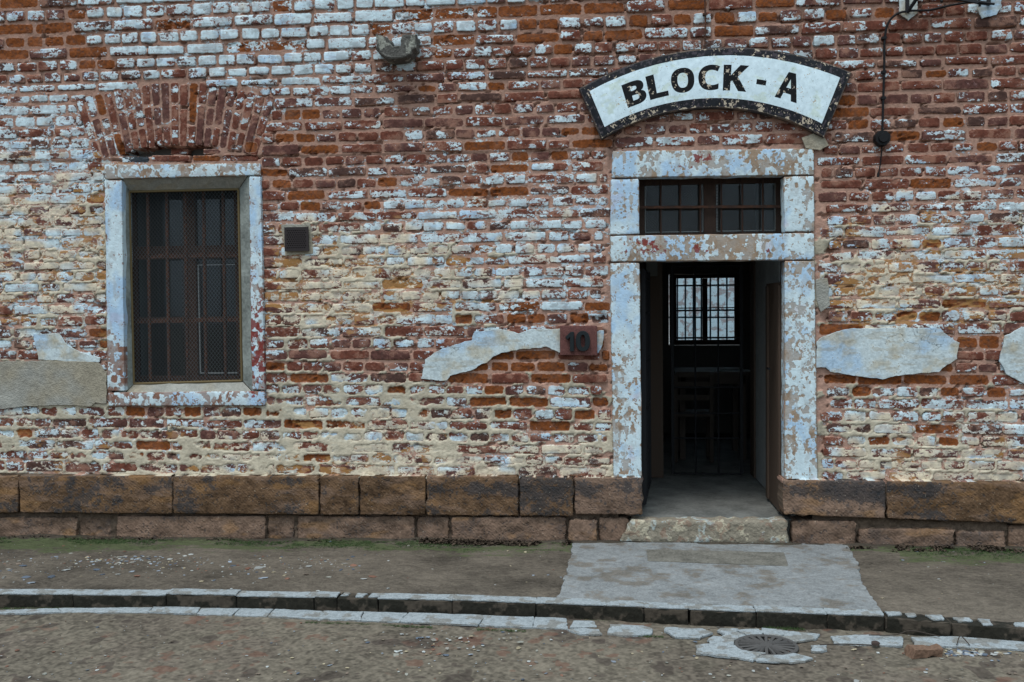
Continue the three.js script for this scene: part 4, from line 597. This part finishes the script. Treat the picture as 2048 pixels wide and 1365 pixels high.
{ // half-round stone channel sticking out of the wall
  const z1 = 0.17, c = W(791, 92, z1), k = 3.4e-3 * (DIST - z1) / DIST, R = 38 * k, r = 14 * k, sh = new THREE.Shape(), pts = [];
  pts.push([-R, 22 * k]); for (let i = 0; i <= 12; i++) { const t = Math.PI + Math.PI * i / 12; pts.push([R * Math.cos(t), R * 0.8 * Math.sin(t) + 6 * k]); } pts.push([R, 22 * k], [r * 1.05, 19 * k]); for (let i = 0; i <= 8; i++) { const t = -Math.PI * i / 8; pts.push([r * Math.cos(t), r * Math.sin(t) + 10 * k]); } pts.push([-r * 1.1, 15 * k]);
  sh.setFromPoints(pts.map((q, i) => new THREE.Vector2(q[0] + (NT[i * 3] - 0.5) * 0.012, q[1] + (NT[i * 5 + 1] - 0.5) * 0.014)));
  const g = new THREE.ExtrudeGeometry(sh, { depth: z1 + 0.1, steps: 6, bevelEnabled: true, bevelSize: 0.008, bevelThickness: 0.01, bevelSegments: 2 }); g.translate(c.x, c.y, -0.11);
  const p = g.attributes.position; for (let i = 0; i < p.count; i++) { const z = p.getZ(i), e = (fbm(p.getX(i) * 30, p.getY(i) * 30 + z * 20, 3) - 0.5); p.setXYZ(i, p.getX(i) + e * 0.014, p.getY(i) + e * 0.016, z + (z > 0.15 ? e * 0.03 : 0)); } g.computeVertexNormals();
  add('stone_spout', uvBox(g, 0.7), mSpout, scene, { label: 'weathered grey half-round stone water spout projecting from the wall', category: 'spout' });
}
{ // cable, junction box, lamp bracket
  const tube = (pts, r) => new THREE.TubeGeometry(new THREE.CatmullRomCurve3(pts), pts.length * 8, r, 6), mC = plain(0.008, 0.008, 0.009, 0.6);
  const c = thing('power_cable', 'black cable running down the wall to a small junction box', 'cable');
  add('cable_run', tube([W(1990, 8, 0.1), W(1950, 4, 0.06), W(1905, 10, 0.03), W(1860, 20, 0.025), W(1818, 22, 0.03), W(1794, 28, 0.03), W(1777, 46, 0.025), W(1770, 80, 0.02), W(1769, 130, 0.02), W(1767, 200, 0.02), W(1765, 265, 0.02)], 0.0075), mC, c);
  const b = W(1765, 277, 0.03), g = new THREE.CylinderGeometry(0.05, 0.055, 0.05, 8); g.rotateX(Math.PI / 2); g.rotateZ(Math.PI / 8); g.translate(b.x, b.y, 0.03); add('junction_box', g, mC, c); const g2 = new THREE.CylinderGeometry(0.03, 0.034, 0.014, 8); g2.rotateX(Math.PI / 2); g2.translate(b.x, b.y, 0.062); add('box_lid', g2, mC, c);
  add('cable_tail', tube([W(1765, 285, 0.025), W(1763, 310, 0.022), W(1760, 335, 0.018), W(1757, 350, 0.022)], 0.0045), mC, c); add('cable_end', bar(W(1757.5, 346, 0.022), W(1756.5, 354, 0.024), 0.009), mC, c);
  for (const y of [76, 144, 196]) { const q = W(1769.5 - y * 0.01, y, 0.02); add('cable_clip', box(q.x - 0.014, q.x + 0.014, q.y - 0.008, q.y + 0.008, -0.005, 0.031), mC, c); }
  const l = thing('lamp_bracket', 'black iron lamp bracket at the top edge of the wall', 'bracket'), a = W(1815, 25, 0.03), d = W(1978, 10, 0.03), up = 0.42;
  add('wall_bar', flat(a, V(a.x, a.y + up, 0.03), 0.022, 0.014), mIron, l); add('strut', bar(a, V(a.x + 0.2, a.y + 0.34, 0.35), 0.012), mIron, l); add('strut', bar(V(a.x, a.y + up - 0.03, 0.035), V(a.x + 0.22, a.y + up - 0.05, 0.42), 0.012), mIron, l);
  add('wall_bar', flat(d, V(d.x, d.y + up, 0.03), 0.022, 0.014), mIron, l); add('brace', flat(W(1905, -4, 0.1), W(1980, 8, 0.05), 0.02, 0.014), mIron, l); add('brace', flat(W(1905, -4, 0.1), V(a.x + 0.22, a.y + up - 0.05, 0.42), 0.018, 0.014), mIron, l); add('cross_piece', flat(V(a.x, a.y + up - 0.08, 0.044), V(d.x, d.y + up - 0.14, 0.044), 0.02, 0.012), mIron, l);
  add('hook', bar(W(1959, -10, 0.06), W(1960, 13, 0.06), 0.008), mIron, l); add('wall_spike', bar(W(1883, -12, 0.0), W(1884, 4, 0.05), 0.009), mIron, l);
  const r = thing('rusty_rod', 'thin rusty rod hanging down the wall to the top of the arched sign', 'rod'); add('rod', uvXY(tube([W(1409, -120, 0.02), W(1410, 0, 0.02), W(1411, 50, 0.02), W(1410, 98, 0.02)], 0.006), 0.3), mRust, r); add('staple', box(W(1409, 30, 0).x - 0.012, W(1409, 30, 0).x + 0.012, W(1409, 30, 0).y - 0.006, W(1409, 30, 0).y + 0.006, -0.01, 0.028), mRust, r);
}

// ================================================================ ground
const curve = (pts) => { const P = pts.map(([px, py]) => G(px, py, 0)); return (X) => { let i = 0; while (i < P.length - 2 && X > P[i + 1].x) i++; const t = (X - P[i].x) / (P[i + 1].x - P[i].x); return mix(P[i].z, P[i + 1].z, t); }; };
const kerbZ = curve([[-400, 1181], [0, 1181], [330, 1182], [640, 1187], [900, 1192], [1080, 1199], [1300, 1207], [1500, 1214], [1760, 1224], [2048, 1247], [2400, 1276]]);
const KW = 0.095, gx0 = FX0 - 1.2, gx1 = FX1 + 1.2;
const mRoad = surface(2048, 2048, (u, v, o) => {
  const a = pf(u, v, 8, 6), b = pf(u, v, 64, 4), c = pf(u, v, 256, 2), d = pf(u, v, 32, 4), e = pf(u + 40, v + 12, 16, 5);
  let k = 0.74 + (a - 0.5) * 0.5 + (b - 0.5) * 0.3 + (c - 0.5) * 0.75; const w = sstep(0.5, 0.64, e);
  o[0] = mix(0.158, 0.145, w) * k; o[1] = mix(0.133, 0.119, w) * k; o[2] = mix(0.101, 0.092, w) * k;
  const dk = sstep(0.62, 0.68, d * 0.7 + b * 0.3); o[0] *= 1 - dk * 0.5; o[1] *= 1 - dk * 0.52; o[2] *= 1 - dk * 0.5; const rd = sstep(0.62, 0.7, pf(u + 9, v + 77, 64, 3)) * sstep(0.5, 0.6, a); o[0] = mix(o[0], 0.13, rd * 0.5); o[1] = mix(o[1], 0.06, rd * 0.5); o[2] = mix(o[2], 0.04, rd * 0.5);
  o[3] = 0.5 + (b - 0.5) * 0.5 + (c - 0.5) * 0.9;
}, { bump: 0.0035, rough: 0.97, spec: 0.2 });
{
  const xs = [-120, -50, -20, -10]; for (let x = -6; x < 5.6; x += 0.022) xs.push(x); xs.push(9, 20, 50, 120); const zs = [-120, -40, -12, -2, 0.2]; for (let z = 0.7; z < 3.4; z += 0.018) zs.push(z); zs.push(4.5, 7, 12, 25, 60, 120);
  const pos = [], uv = [], idx = [], nx = xs.length; for (const z of zs) for (const x of xs) { pos.push(x, ROAD_Y + (Math.abs(x) < 7 && z > 0.5 && z < 3.5 ? (fbm(x * 2.2, z * 2.2, 3) - 0.5) * 0.018 + (fbm(x * 14, z * 14, 4) - 0.5) * 0.014 : 0) - 0.006, z); uv.push(x / 5, z / 5); }
  for (let j = 0; j < zs.length - 1; j++) for (let i = 0; i < nx - 1; i++) { const k = j * nx + i; idx.push(k, k + nx, k + nx + 1, k, k + nx + 1, k + 1); }
  const g = new THREE.BufferGeometry(); g.setAttribute('position', new THREE.Float32BufferAttribute(pos, 3)); g.setAttribute('uv', new THREE.Float32BufferAttribute(uv, 2)); g.setIndex(idx); g.computeVertexNormals();
  add('road', g, mRoad, scene, { kind: 'structure', label: 'bare earth road with scattered stones in front of the kerb' });
}
const paveY = (x, z) => (fbm(x * 3, z * 3, 3) - 0.5) * 0.012 + (fbm(x * 18, z * 18, 3) - 0.5) * 0.008 - 0.006 + 0.03 * Math.exp(-Math.max(0, z - 0.06) * 16) * fbm(x * 4, 3, 2) - 0.012 * sstep(kerbZ(x) - 0.3, kerbZ(x), z);
const inApron = [];
{
  const w = 2048, h = 384, ZD = 1.75, c = new Uint8Array(w * h * 4), b = new Uint8Array(w * h * 4);
  for (let j = 0; j < h; j++) for (let i = 0; i < w; i++) {
    const X = mix(gx0, gx1, (i + 0.5) / w), z = -0.1 + ZD * (j + 0.5) / h, px = toPx(X, 0, z)[0], o = (j * w + i) * 4;
    const a = fbm(X * 3, z * 4, 5), g1 = fbm(X * 40, z * 60, 3), hi = vn(X * 150, z * 190), st = fbm(X * 9, z * 13, 4);
    const k = 0.72 + (a - 0.5) * 0.8 + (g1 - 0.5) * 0.6 + (hi - 0.5) * 0.35; let r = 0.138 * k, g = 0.114 * k, l = 0.089 * k;
    const dk = sstep(0.58, 0.66, st * 0.6 + g1 * 0.4); r *= 1 - dk * 0.3; g *= 1 - dk * 0.3; l *= 1 - dk * 0.3;
    const zone = px < 1150 ? mix(0.36, 0.26, clamp(px / 1100)) : px > 1800 ? 0.38 : 0.12, mo = sstep(0.41, 0.57, fbm(X * 3.5 + 8, z * 12, 5) * 0.7 + g1 * 0.3 + (z < zone ? 0.03 : -0.35 * (z - zone) / 0.25) - (z < 0.09 ? 0.12 : 0));
    r = mix(r, 0.038 + g1 * 0.04, mo * 0.75); g = mix(g, 0.050 + g1 * 0.05, mo * 0.75); l = mix(l, 0.020 + g1 * 0.02, mo * 0.75);
    const soil = sstep(0.14, 0.06, z + (g1 - 0.5) * 0.12); r = mix(r, 0.04, soil * 0.75); g = mix(g, 0.032, soil * 0.75); l = mix(l, 0.024, soil * 0.75);
    c[o] = enc(r); c[o + 1] = enc(g); c[o + 2] = enc(l); c[o + 3] = 255; b[o] = b[o + 1] = b[o + 2] = clamp(0.5 + (g1 - 0.5) * 0.8 + (hi - 0.5) * 0.5) * 255; b[o + 3] = 255;
  }
  const m = new THREE.MeshPhysicalMaterial({ map: dataTex(w, h, c, true), bumpMap: dataTex(w, h, b, false), bumpScale: 0.006, roughness: 0.97, specularIntensity: 0.2 });
  const nx = 560, nz = 60, pos = [], uv = [], idx = []; for (let j = 0; j <= nz; j++) for (let i = 0; i <= nx; i++) { const X = mix(gx0, gx1, i / nx), z = mix(-0.1, kerbZ(X) + 0.01, j / nz); pos.push(X, paveY(X, z), z); uv.push((X - gx0) / (gx1 - gx0), (z + 0.1) / ZD); }
  for (let j = 0; j < nz; j++) for (let i = 0; i < nx; i++) { const k = j * (nx + 1) + i; idx.push(k, k + nx + 1, k + nx + 2, k, k + nx + 2, k + 1); }
  const g = new THREE.BufferGeometry(); g.setAttribute('position', new THREE.Float32BufferAttribute(pos, 3)); g.setAttribute('uv', new THREE.Float32BufferAttribute(uv, 2)); g.setIndex(idx); g.computeVertexNormals();
  add('pavement', g, m, scene, { kind: 'structure', label: 'dirt pavement with moss along the foot of the wall' });
}
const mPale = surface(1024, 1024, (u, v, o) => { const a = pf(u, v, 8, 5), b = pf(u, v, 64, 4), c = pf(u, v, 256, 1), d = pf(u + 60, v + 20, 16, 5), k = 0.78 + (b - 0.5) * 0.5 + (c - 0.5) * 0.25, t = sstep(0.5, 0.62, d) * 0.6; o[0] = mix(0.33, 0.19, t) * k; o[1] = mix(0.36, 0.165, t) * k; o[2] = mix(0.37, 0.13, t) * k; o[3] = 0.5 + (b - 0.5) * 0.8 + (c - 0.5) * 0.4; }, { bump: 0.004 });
const mApron = surface(1024, 1024, (u, v, o) => { const a = pf(u, v, 8, 5), b = pf(u, v, 64, 4), c = pf(u, v, 256, 1), d = pf(u + 60, v, 16, 6), k = 0.76 + (a - 0.5) * 0.35 + (b - 0.5) * 0.4 + (c - 0.5) * 0.25, t = sstep(0.48, 0.64, d * 0.75 + b * 0.25) * 0.8; o[0] = mix(0.26, 0.165, t) * k; o[1] = mix(0.268, 0.14, t) * k; o[2] = mix(0.265, 0.112, t) * k; o[3] = 0.5 + (b - 0.5) * 0.7 + (c - 0.5) * 0.5; }, { bump: 0.004 });
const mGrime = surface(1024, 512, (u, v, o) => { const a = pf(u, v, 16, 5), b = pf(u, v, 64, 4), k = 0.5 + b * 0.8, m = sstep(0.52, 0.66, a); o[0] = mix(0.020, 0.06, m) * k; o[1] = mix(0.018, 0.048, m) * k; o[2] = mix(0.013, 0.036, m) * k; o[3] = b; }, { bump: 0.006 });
{ // kerb: separate stones with a worn pale top
  const k = new THREE.Group(); k.name = 'kerb'; k.userData = { kind: 'structure', label: 'low kerb of stones with pale worn tops and dark faces' }; scene.add(k);
  const J = [-620, -330, -110, 138, 326, 470, 628, 672, 754, 902, 1071, 1288, 1380, 1516, 1660, 1777, 1905, 2070, 2290, 2600].map((px) => G(px, 1195 + Math.max(0, px - 600) * 0.04, 0).x);
  for (let i = 0; i < J.length - 1; i++) {
    const a = J[i] + 0.0012, b = J[i + 1] - 0.0012, za = kerbZ(a) + KW, zb = kerbZ(b) + KW, dz = rr(-0.006, 0.006), y = rr(-0.004, 0.004), low = i === 7 || i === 15 || i >= 14;
    const m = add('kerb_stone', uvBox(blockGeo([V(a, -0.2, za + dz), V(b, -0.2, zb + dz), V(b, y, zb + dz), V(a, y, za + dz)], KW, { nx: 8, ny: 4, bevel: 0.007, rough: 0.008, freq: 14, jag: 0.006, seed: i * 9.1 }), 1.3), mGrime, k);
    if (low && i !== 14) { // broken stones keep scraps of the top
      for (let q = 0; q < 3; q++) { const x0 = mix(a, b, (q + rr(0.05, 0.4)) / 3), x1 = x0 + (b - a) * rr(0.12, 0.26), z0 = kerbZ(x0); add('worn_top', uvBox(flatPatch([[x0, z0 + 0.012], [x0, z0 + KW * rr(0.6, 0.9)], [x1, z0 + KW * rr(0.5, 0.9)], [x1, z0 + 0.012]], y + 0.001, 0.008, 0.015, 0.012, i * 3 + q), 0.8), mPale, m); }
    } else { const zk = kerbZ; add('worn_top', uvBox(flatPatch([[a + 0.001, zk(a) + 0.004], [a + 0.001, zk(a) + KW - 0.006 + dz], [b - 0.001, zk(b) + KW - 0.006 + dz], [b - 0.001, zk(b) + 0.004]], y + 0.002, 0.008, 0.02, 0.007, i * 5.3), 0.8), mPale, m); }
  }
}
function flatPatch(pts, y, t, step = 0.02, amp = 0.006, seed = 0) { const g = patchGeo(pts.map((q) => [q[0], -q[1]]), 0, t, step, amp, seed, Math.min(0.003, t / 3)); g.rotateX(-Math.PI / 2); g.translate(0, y, 0); return g; }
const gpx = (l, y) => { const o = []; for (let i = 0; i < l.length; i += 2) { const p = G(l[i], l[i + 1], y); o.push([p.x, p.z]); } return o; };
{ // gutter of pale slabs along the kerb, broken up towards the drain
  const k = new THREE.Group(); k.name = 'gutter'; k.userData = { kind: 'structure', label: 'gutter of thin pale stone slabs broken around the drain' }; scene.add(k);
  const y = ROAD_Y - 0.005, up = (x) => x < 220 ? 1225 - x * 0.036 : x < 520 ? 1217 + (x - 220) * 0.017 : 1222 + (x - 520) * 0.031, dn = (x) => x < 220 ? 1230 - x * 0.018 : x < 520 ? 1226 + (x - 220) * 0.033 : 1236 + (x - 520) * 0.041;
  const J = [[-420, 0], [-120, 4], [122, 6], [296, -10], [392, -10], [466, -12], [535, -12], [655, 10], [722, -4], [800, -14], [958, -16], [1066, -2], [1136, 4]];
  for (let i = 0; i < J.length - 1; i++) { const [a, s] = J[i], [b, t] = J[i + 1]; add('gutter_slab', uvBox(flatPatch(gpx([a + 2, dn(a), b - 1 + t * 0.1, dn(b), b - 1 - t, up(b), a + 2 - s, up(a)], y), y + rr(-0.002, 0.003), 0.012, 0.03, 0.008, i * 4.7), 0.9), mPale, k); }
  for (const l of [[1140, 1259, 1193, 1258, 1190, 1247, 1146, 1246], [1136, 1264, 1160, 1272, 1204, 1272, 1198, 1264, 1166, 1262], [1216, 1270, 1250, 1274, 1300, 1272, 1306, 1262, 1286, 1256, 1222, 1253], [1330, 1266, 1352, 1278, 1400, 1280, 1424, 1270, 1404, 1262, 1332, 1260], [1436, 1266, 1452, 1273, 1472, 1270, 1476, 1263, 1440, 1262], [1490, 1271, 1560, 1268, 1572, 1278, 1632, 1282, 1640, 1273, 1580, 1268, 1490, 1265], [1417, 1284, 1442, 1288, 1446, 1279, 1426, 1276], [1392, 1296, 1396, 1311, 1498, 1322, 1530, 1312, 1470, 1304, 1454, 1296, 1430, 1292], [1504, 1322, 1580, 1327, 1572, 1317, 1540, 1314], [1590, 1314, 1604, 1327, 1610, 1326, 1598, 1316], [1624, 1296, 1626, 1307, 1654, 1304, 1652, 1294], [1662, 1277, 1668, 1290, 1806, 1296, 1806, 1279, 1740, 1274], [1824, 1279, 1830, 1294, 2060, 1304, 2300, 1322, 2300, 1304, 2060, 1287, 1900, 1278]])
    add('gutter_slab', uvBox(flatPatch(gpx(l, y), y + rr(-0.002, 0.002), 0.012, 0.02, 0.008, l[0]), 0.9), mPale, k);
  const c = G(1533, 1294, y); // small stones laid in a ring round the drain
  for (let i = 0; i < 11; i++) { const t0 = Math.PI * 2 * (i + 0.06) / 11 + 0.2, t1 = Math.PI * 2 * (i + 0.94) / 11 + 0.2; if (i === 0 || i === 10) continue; const P = []; for (const t of [t0, (t0 + t1) / 2, t1]) P.push([c.x + 0.158 * Math.cos(t), c.z + 0.158 * Math.sin(t)]); for (const t of [t1, (t0 + t1) / 2, t0]) P.push([c.x + (0.235 + NT[i] * 0.05) * Math.cos(t), c.z + (0.225 + NT[i + 9] * 0.04) * Math.sin(t)]); add('gutter_slab', uvBox(flatPatch(P, y, 0.011, 0.03, 0.008, i * 7), 0.9), mPale, k); }
  const d = thing('drain_grate', 'round dark iron drain grate with radial slots set in the gutter', 'drain'), R = 0.145, mG = plain(0.075, 0.07, 0.066, 0.8, 0.1);
  const rim = new THREE.TorusGeometry(R, 0.011, 6, 40); rim.rotateX(Math.PI / 2); rim.scale(1, 0.8, 1); rim.translate(c.x, y + 0.004, c.z); add('rim', rim, mG, d);
  const pit = new THREE.CylinderGeometry(R - 0.008, R - 0.008, 0.012, 32); pit.translate(c.x, y - 0.009, c.z); add('pit', pit, plain(0.006, 0.006, 0.006, 1), d);
  for (let i = 0; i < 22; i++) { const t = i / 22 * Math.PI * 2; add('radial_bar', flat(V(c.x + 0.03 * Math.cos(t), y + 0.004, c.z + 0.03 * Math.sin(t)), V(c.x + R * Math.cos(t), y + 0.004, c.z + R * Math.sin(t)), 0.014, 0.012).rotateX(0), mG, d); }
  const hub = new THREE.CylinderGeometry(0.036, 0.04, 0.014, 14); hub.translate(c.x, y + 0.004, c.z); add('hub', hub, mG, d);
}
{ // concrete apron before the door
  const k = new THREE.Group(); k.name = 'concrete_apron'; k.userData = { kind: 'structure', label: 'pale concrete apron in front of the doorway' }; scene.add(k);
  const pts = gpx([1150, 1080, 1143, 1112, 1132, 1150, 1116, 1197, 1300, 1205, 1500, 1212, 1764, 1222, 1740, 1192, 1718, 1152, 1716, 1126, 1700, 1100, 1690, 1085], 0.004);
  add('slab', uvBox(flatPatch(pts, -0.012, 0.02, 0.03, 0.016, 5), 1.7), mApron, k); inApron.push(...pts);
  add('inset_slab', uvBox(flatPatch(gpx([1296, 1122, 1576, 1132, 1568, 1106, 1294, 1100], 0.012), 0.0085, 0.005, 0.05, 0.003, 7), 1.2), surface(512, 512, (u, v, o) => { const a = pf(u, v, 16, 4), b = pf(u, v, 128, 2), q = 0.75 + (a - 0.5) * 0.6 + (b - 0.5) * 0.5; o[0] = 0.185 * q; o[1] = 0.172 * q; o[2] = 0.145 * q; o[3] = b; }, { bump: 0.004 }), k);
}
// ---------------------------------------------------------------- loose stuff on the ground
function scatter(name, label, geo, mat, list) { // list of [matrix, color]
  const m = new THREE.InstancedMesh(geo, mat, list.length); m.name = name; m.castShadow = m.receiveShadow = true; m.userData = { kind: 'stuff', label }; list.forEach(([M, c], i) => { m.setMatrixAt(i, M); m.setColorAt(i, c); }); scene.add(m);
}
const pebbleGeo = (() => { const g = new THREE.IcosahedronGeometry(1, 1), p = g.attributes.position; for (let i = 0; i < p.count; i++) { const k = 0.75 + 0.5 * vn(p.getX(i) * 2.1 + 9, p.getY(i) * 2.1 + p.getZ(i) * 1.7 + 5); p.setXYZ(i, p.getX(i) * k, p.getY(i) * k, p.getZ(i) * k); } g.computeVertexNormals(); return g; })();
const M4 = (x, y, z, sx, sy, sz, ry, rx = 0) => new THREE.Matrix4().compose(V(x, y, z), new THREE.Quaternion().setFromEuler(new THREE.Euler(rx, ry, 0)), V(sx, sy, sz));
{
  const white = plain(1, 1, 1, 0.95), r = RNG(77), R = (a, b) => a + (b - a) * r(), cols = [[0.36, 0.36, 0.34], [0.28, 0.27, 0.23], [0.25, 0.23, 0.2], [0.36, 0.3, 0.2], [0.2, 0.1, 0.068], [0.25, 0.28, 0.32], [0.1, 0.12, 0.15], [0.17, 0.13, 0.1], [0.4, 0.41, 0.39]], L = [];
  const drop = (px, py, lvl, s, flat_) => { const p = G(px, py, lvl); if (lvl > -0.05 && (p.z < 0.07 || p.z > kerbZ(p.x) || inPoly(inApron, p.x, p.z) && r() < 0.75)) return; const c = cols[Math.floor(r() * cols.length)], k = R(0.6, 1.05), y = lvl > -0.05 ? paveY(p.x, p.z) : ROAD_Y - 0.004; L.push([M4(p.x, y + s * 0.12, p.z, s * R(0.8, 1.6), s * R(0.3, 0.6) * flat_, s * R(0.7, 1.1), R(0, 6), R(-0.2, 0.2)), new THREE.Color().setRGB(c[0] * k, c[1] * k, c[2] * k)]); };
  const gauss = () => (r() + r() + r() - 1.5) / 1.5;
  for (let i = 0; i < 330; i++) drop(R(-150, 720), 1128 + gauss() * 34, 0, 0.0035 + 0.008 * r() ** 3, 1);
  for (let i = 0; i < 90; i++) drop(260 + gauss() * 200, 1118 + gauss() * 16, 0, R(0.006, 0.013), 0.8);
  for (let i = 0; i < 26; i++) drop(R(0, 760), R(1120, 1165), 0, R(0.012, 0.022), 0.5);
  for (let i = 0; i < 260; i++) drop(R(-100, 2150), R(1085, 1200), 0, 0.003 + 0.008 * r() ** 3, 0.8);
  for (let i = 0; i < 700; i++) drop(R(-300, 2350), 1240 + 150 * r(), ROAD_Y, 0.0028 + 0.006 * r() ** 4, 0.8);
  for (let i = 0; i < 60; i++) drop(880 + gauss() * 190, 1290 + gauss() * 35, ROAD_Y, R(0.004, 0.014), 0.5);
  for (let i = 0; i < 90; i++) drop(1930 + gauss() * 130, 1306 + gauss() * 10, ROAD_Y, R(0.004, 0.014), 0.7);
  for (let i = 0; i < 30; i++) drop(R(0, 2048), R(1290, 1365), ROAD_Y, R(0.007, 0.014), 0.5);
  scatter('gravel', 'small pale pebbles and brick chips scattered over the dirt', pebbleGeo, white, L);
  // tufts of short grass
  const bl = new THREE.BufferGeometry(); { const P = [], I = []; for (let k = 0; k < 7; k++) { const a = k * 0.9, b = k * 2.4, h = 0.6 + 0.4 * NT[k], x = 0.35 * Math.cos(b) * NT[k + 20], z = 0.35 * Math.sin(b) * NT[k + 30], c = Math.cos(a) * 0.07, s = Math.sin(a) * 0.07, lx = Math.cos(b) * 0.5, lz = Math.sin(b) * 0.5, o = P.length / 3; P.push(x - c, 0, z - s, x + c, 0, z + s, x + lx, h, z + lz); I.push(o, o + 1, o + 2); } bl.setAttribute('position', new THREE.Float32BufferAttribute(P, 3)); bl.setIndex(I); bl.computeVertexNormals(); }
  const gm = plain(1, 1, 1, 0.9), T = [], tuft = (X, y, z, s) => { const k = R(0.6, 1.3); T.push([M4(X, y - 0.002, z, s, s * R(0.7, 1.2), s, R(0, 6)), new THREE.Color().setRGB(0.05 * k, 0.085 * k, 0.028 * k)]); };
  for (let i = 0; i < 15000; i++) { const X = R(FX0, FX1), px = toPx(X, 0, 0.2)[0], z = 0.09 + Math.abs(gauss()) * (px > 1800 ? 0.30 : 0.26), d = fbm(X * 2.5, z * 7 + 3, 3); if (px > 1130 && px < 1830 || px > 1690 && d < 0.4) continue; if (d < 0.47) continue; tuft(X, paveY(X, z), z, R(0.006, 0.018)); }
  for (let i = 0; i < 5000; i++) { const X = R(FX0, FX1), z = kerbZ(X) + KW + Math.abs(gauss()) * 0.05 + 0.004; if (fbm(X * 3.1, 7, 3) < 0.5) continue; tuft(X, ROAD_Y - 0.004, z, R(0.006, 0.016)); }
  for (let i = 0; i < 1300; i++) { const px = R(560, 1330), py = 1238 + (px - 560) * 0.041 + gauss() * 3 + 4; const p = G(px, py, ROAD_Y); if (fbm(p.x * 4, 2, 3) < 0.5) continue; tuft(p.x, ROAD_Y - 0.003, p.z, R(0.005, 0.012)); }
  scatter('grass', 'short green grass and moss along the wall foot and kerb', bl, gm, T);
  // dead leaves and dirt crumbs against the wall
  const lg = new THREE.BufferGeometry(); lg.setAttribute('position', new THREE.Float32BufferAttribute([-1, 0, -0.5, 1, 0.2, -0.4, 1.1, 0.1, 0.5, -0.9, 0.35, 0.5, 0, -0.1, 0], 3)); lg.setIndex([4, 1, 0, 4, 2, 1, 4, 3, 2, 4, 0, 3]); lg.computeVertexNormals();
  const D = []; for (let i = 0; i < 5200; i++) { const q = r(); let px, z; if (q < 0.45) { px = R(840, 1140); z = 0.075 + Math.abs(gauss()) * 0.1; } else if (q < 0.85) { px = R(1690, 2100); z = 0.075 + Math.abs(gauss()) * 0.14; } else { px = R(-100, 2150); z = 0.07 + Math.abs(gauss()) * 0.06; } const X = W(px, 1090, 0.1).x, k = R(0.5, 1.8), s = R(0.004, 0.014); if (px > 1150 && px < 1690 || fbm(X * 6, z * 9 + 2, 3) < 0.49) continue; D.push([M4(X, paveY(X, z) + 0.003 + r() * 0.012, z, s, s, s, R(0, 6), R(-0.8, 0.8)), new THREE.Color().setRGB(0.045 * k, 0.032 * k, 0.022 * k)]); }
  scatter('leaf_litter', 'dark dead leaves and crumbs gathered against the plinth', lg, white, D);
}
{ // broken brick, twigs
  const p = G(1850, 1309, ROAD_Y), g = new THREE.BoxGeometry(0.13, 0.035, 0.07, 4, 2, 3), q = g.attributes.position; for (let i = 0; i < q.count; i++) { const n = vn(q.getX(i) * 30 + 3, q.getY(i) * 30 + q.getZ(i) * 23) - 0.5; q.setXYZ(i, q.getX(i) * (1 + n * 0.5) + q.getY(i) * 0.5, q.getY(i) * (1 + n * 0.8), q.getZ(i) * (1 + n * 0.5)); } g.computeVertexNormals();
  const m = add('broken_brick', uvBox(g, 0.4), mCement, scene, { label: 'broken brown brick fragment lying on the road by the gutter', category: 'brick' }); m.position.set(p.x, ROAD_Y + 0.014, p.z); m.rotation.y = 0.2; m.material = surface(128, 128, (u, v, o) => { const a = pf(u, v, 32, 3), k = 0.6 + a * 0.7; o[0] = 0.15 * k; o[1] = 0.09 * k; o[2] = 0.06 * k; o[3] = a; }, { bump: 0.004 });
  const dark = thing('dark_stone', 'small dark rounded stone lying on the gutter slab', 'stone'), dp = G(1751, 1294, ROAD_Y), dg = pebbleGeo.clone(); dg.scale(0.022, 0.013, 0.016); const dm = add('pebble', dg, plain(0.05, 0.035, 0.03), dark); dm.position.set(dp.x, ROAD_Y + 0.016, dp.z);
  const tw = (l, label) => { const t = thing('twig', label, 'twig'); add('stem', new THREE.TubeGeometry(new THREE.CatmullRomCurve3(l.map(([x, y, h]) => { const v = G(x, y, ROAD_Y); v.y += 0.014 + h; return v; })), 24, 0.0028, 5), plain(0.045, 0.035, 0.028), t); };
  tw([[1738, 1278, 0.004], [1790, 1281, 0.012], [1822, 1276, 0.02], [1880, 1280, 0.002]], 'thin dry twig lying across the gutter slab beside the broken brick'); tw([[1914, 1296, 0], [1922, 1286, 0.02], [1930, 1290, 0.012], [1940, 1297, 0]], 'small hooked dry twig on the pale gutter slab'); tw([[1640, 1296, 0], [1700, 1297, 0.006], [1760, 1299, 0.002]], 'straight dry twig by the drain ring');
}

scene.updateMatrixWorld(true);
renderer.render(scene, camera);
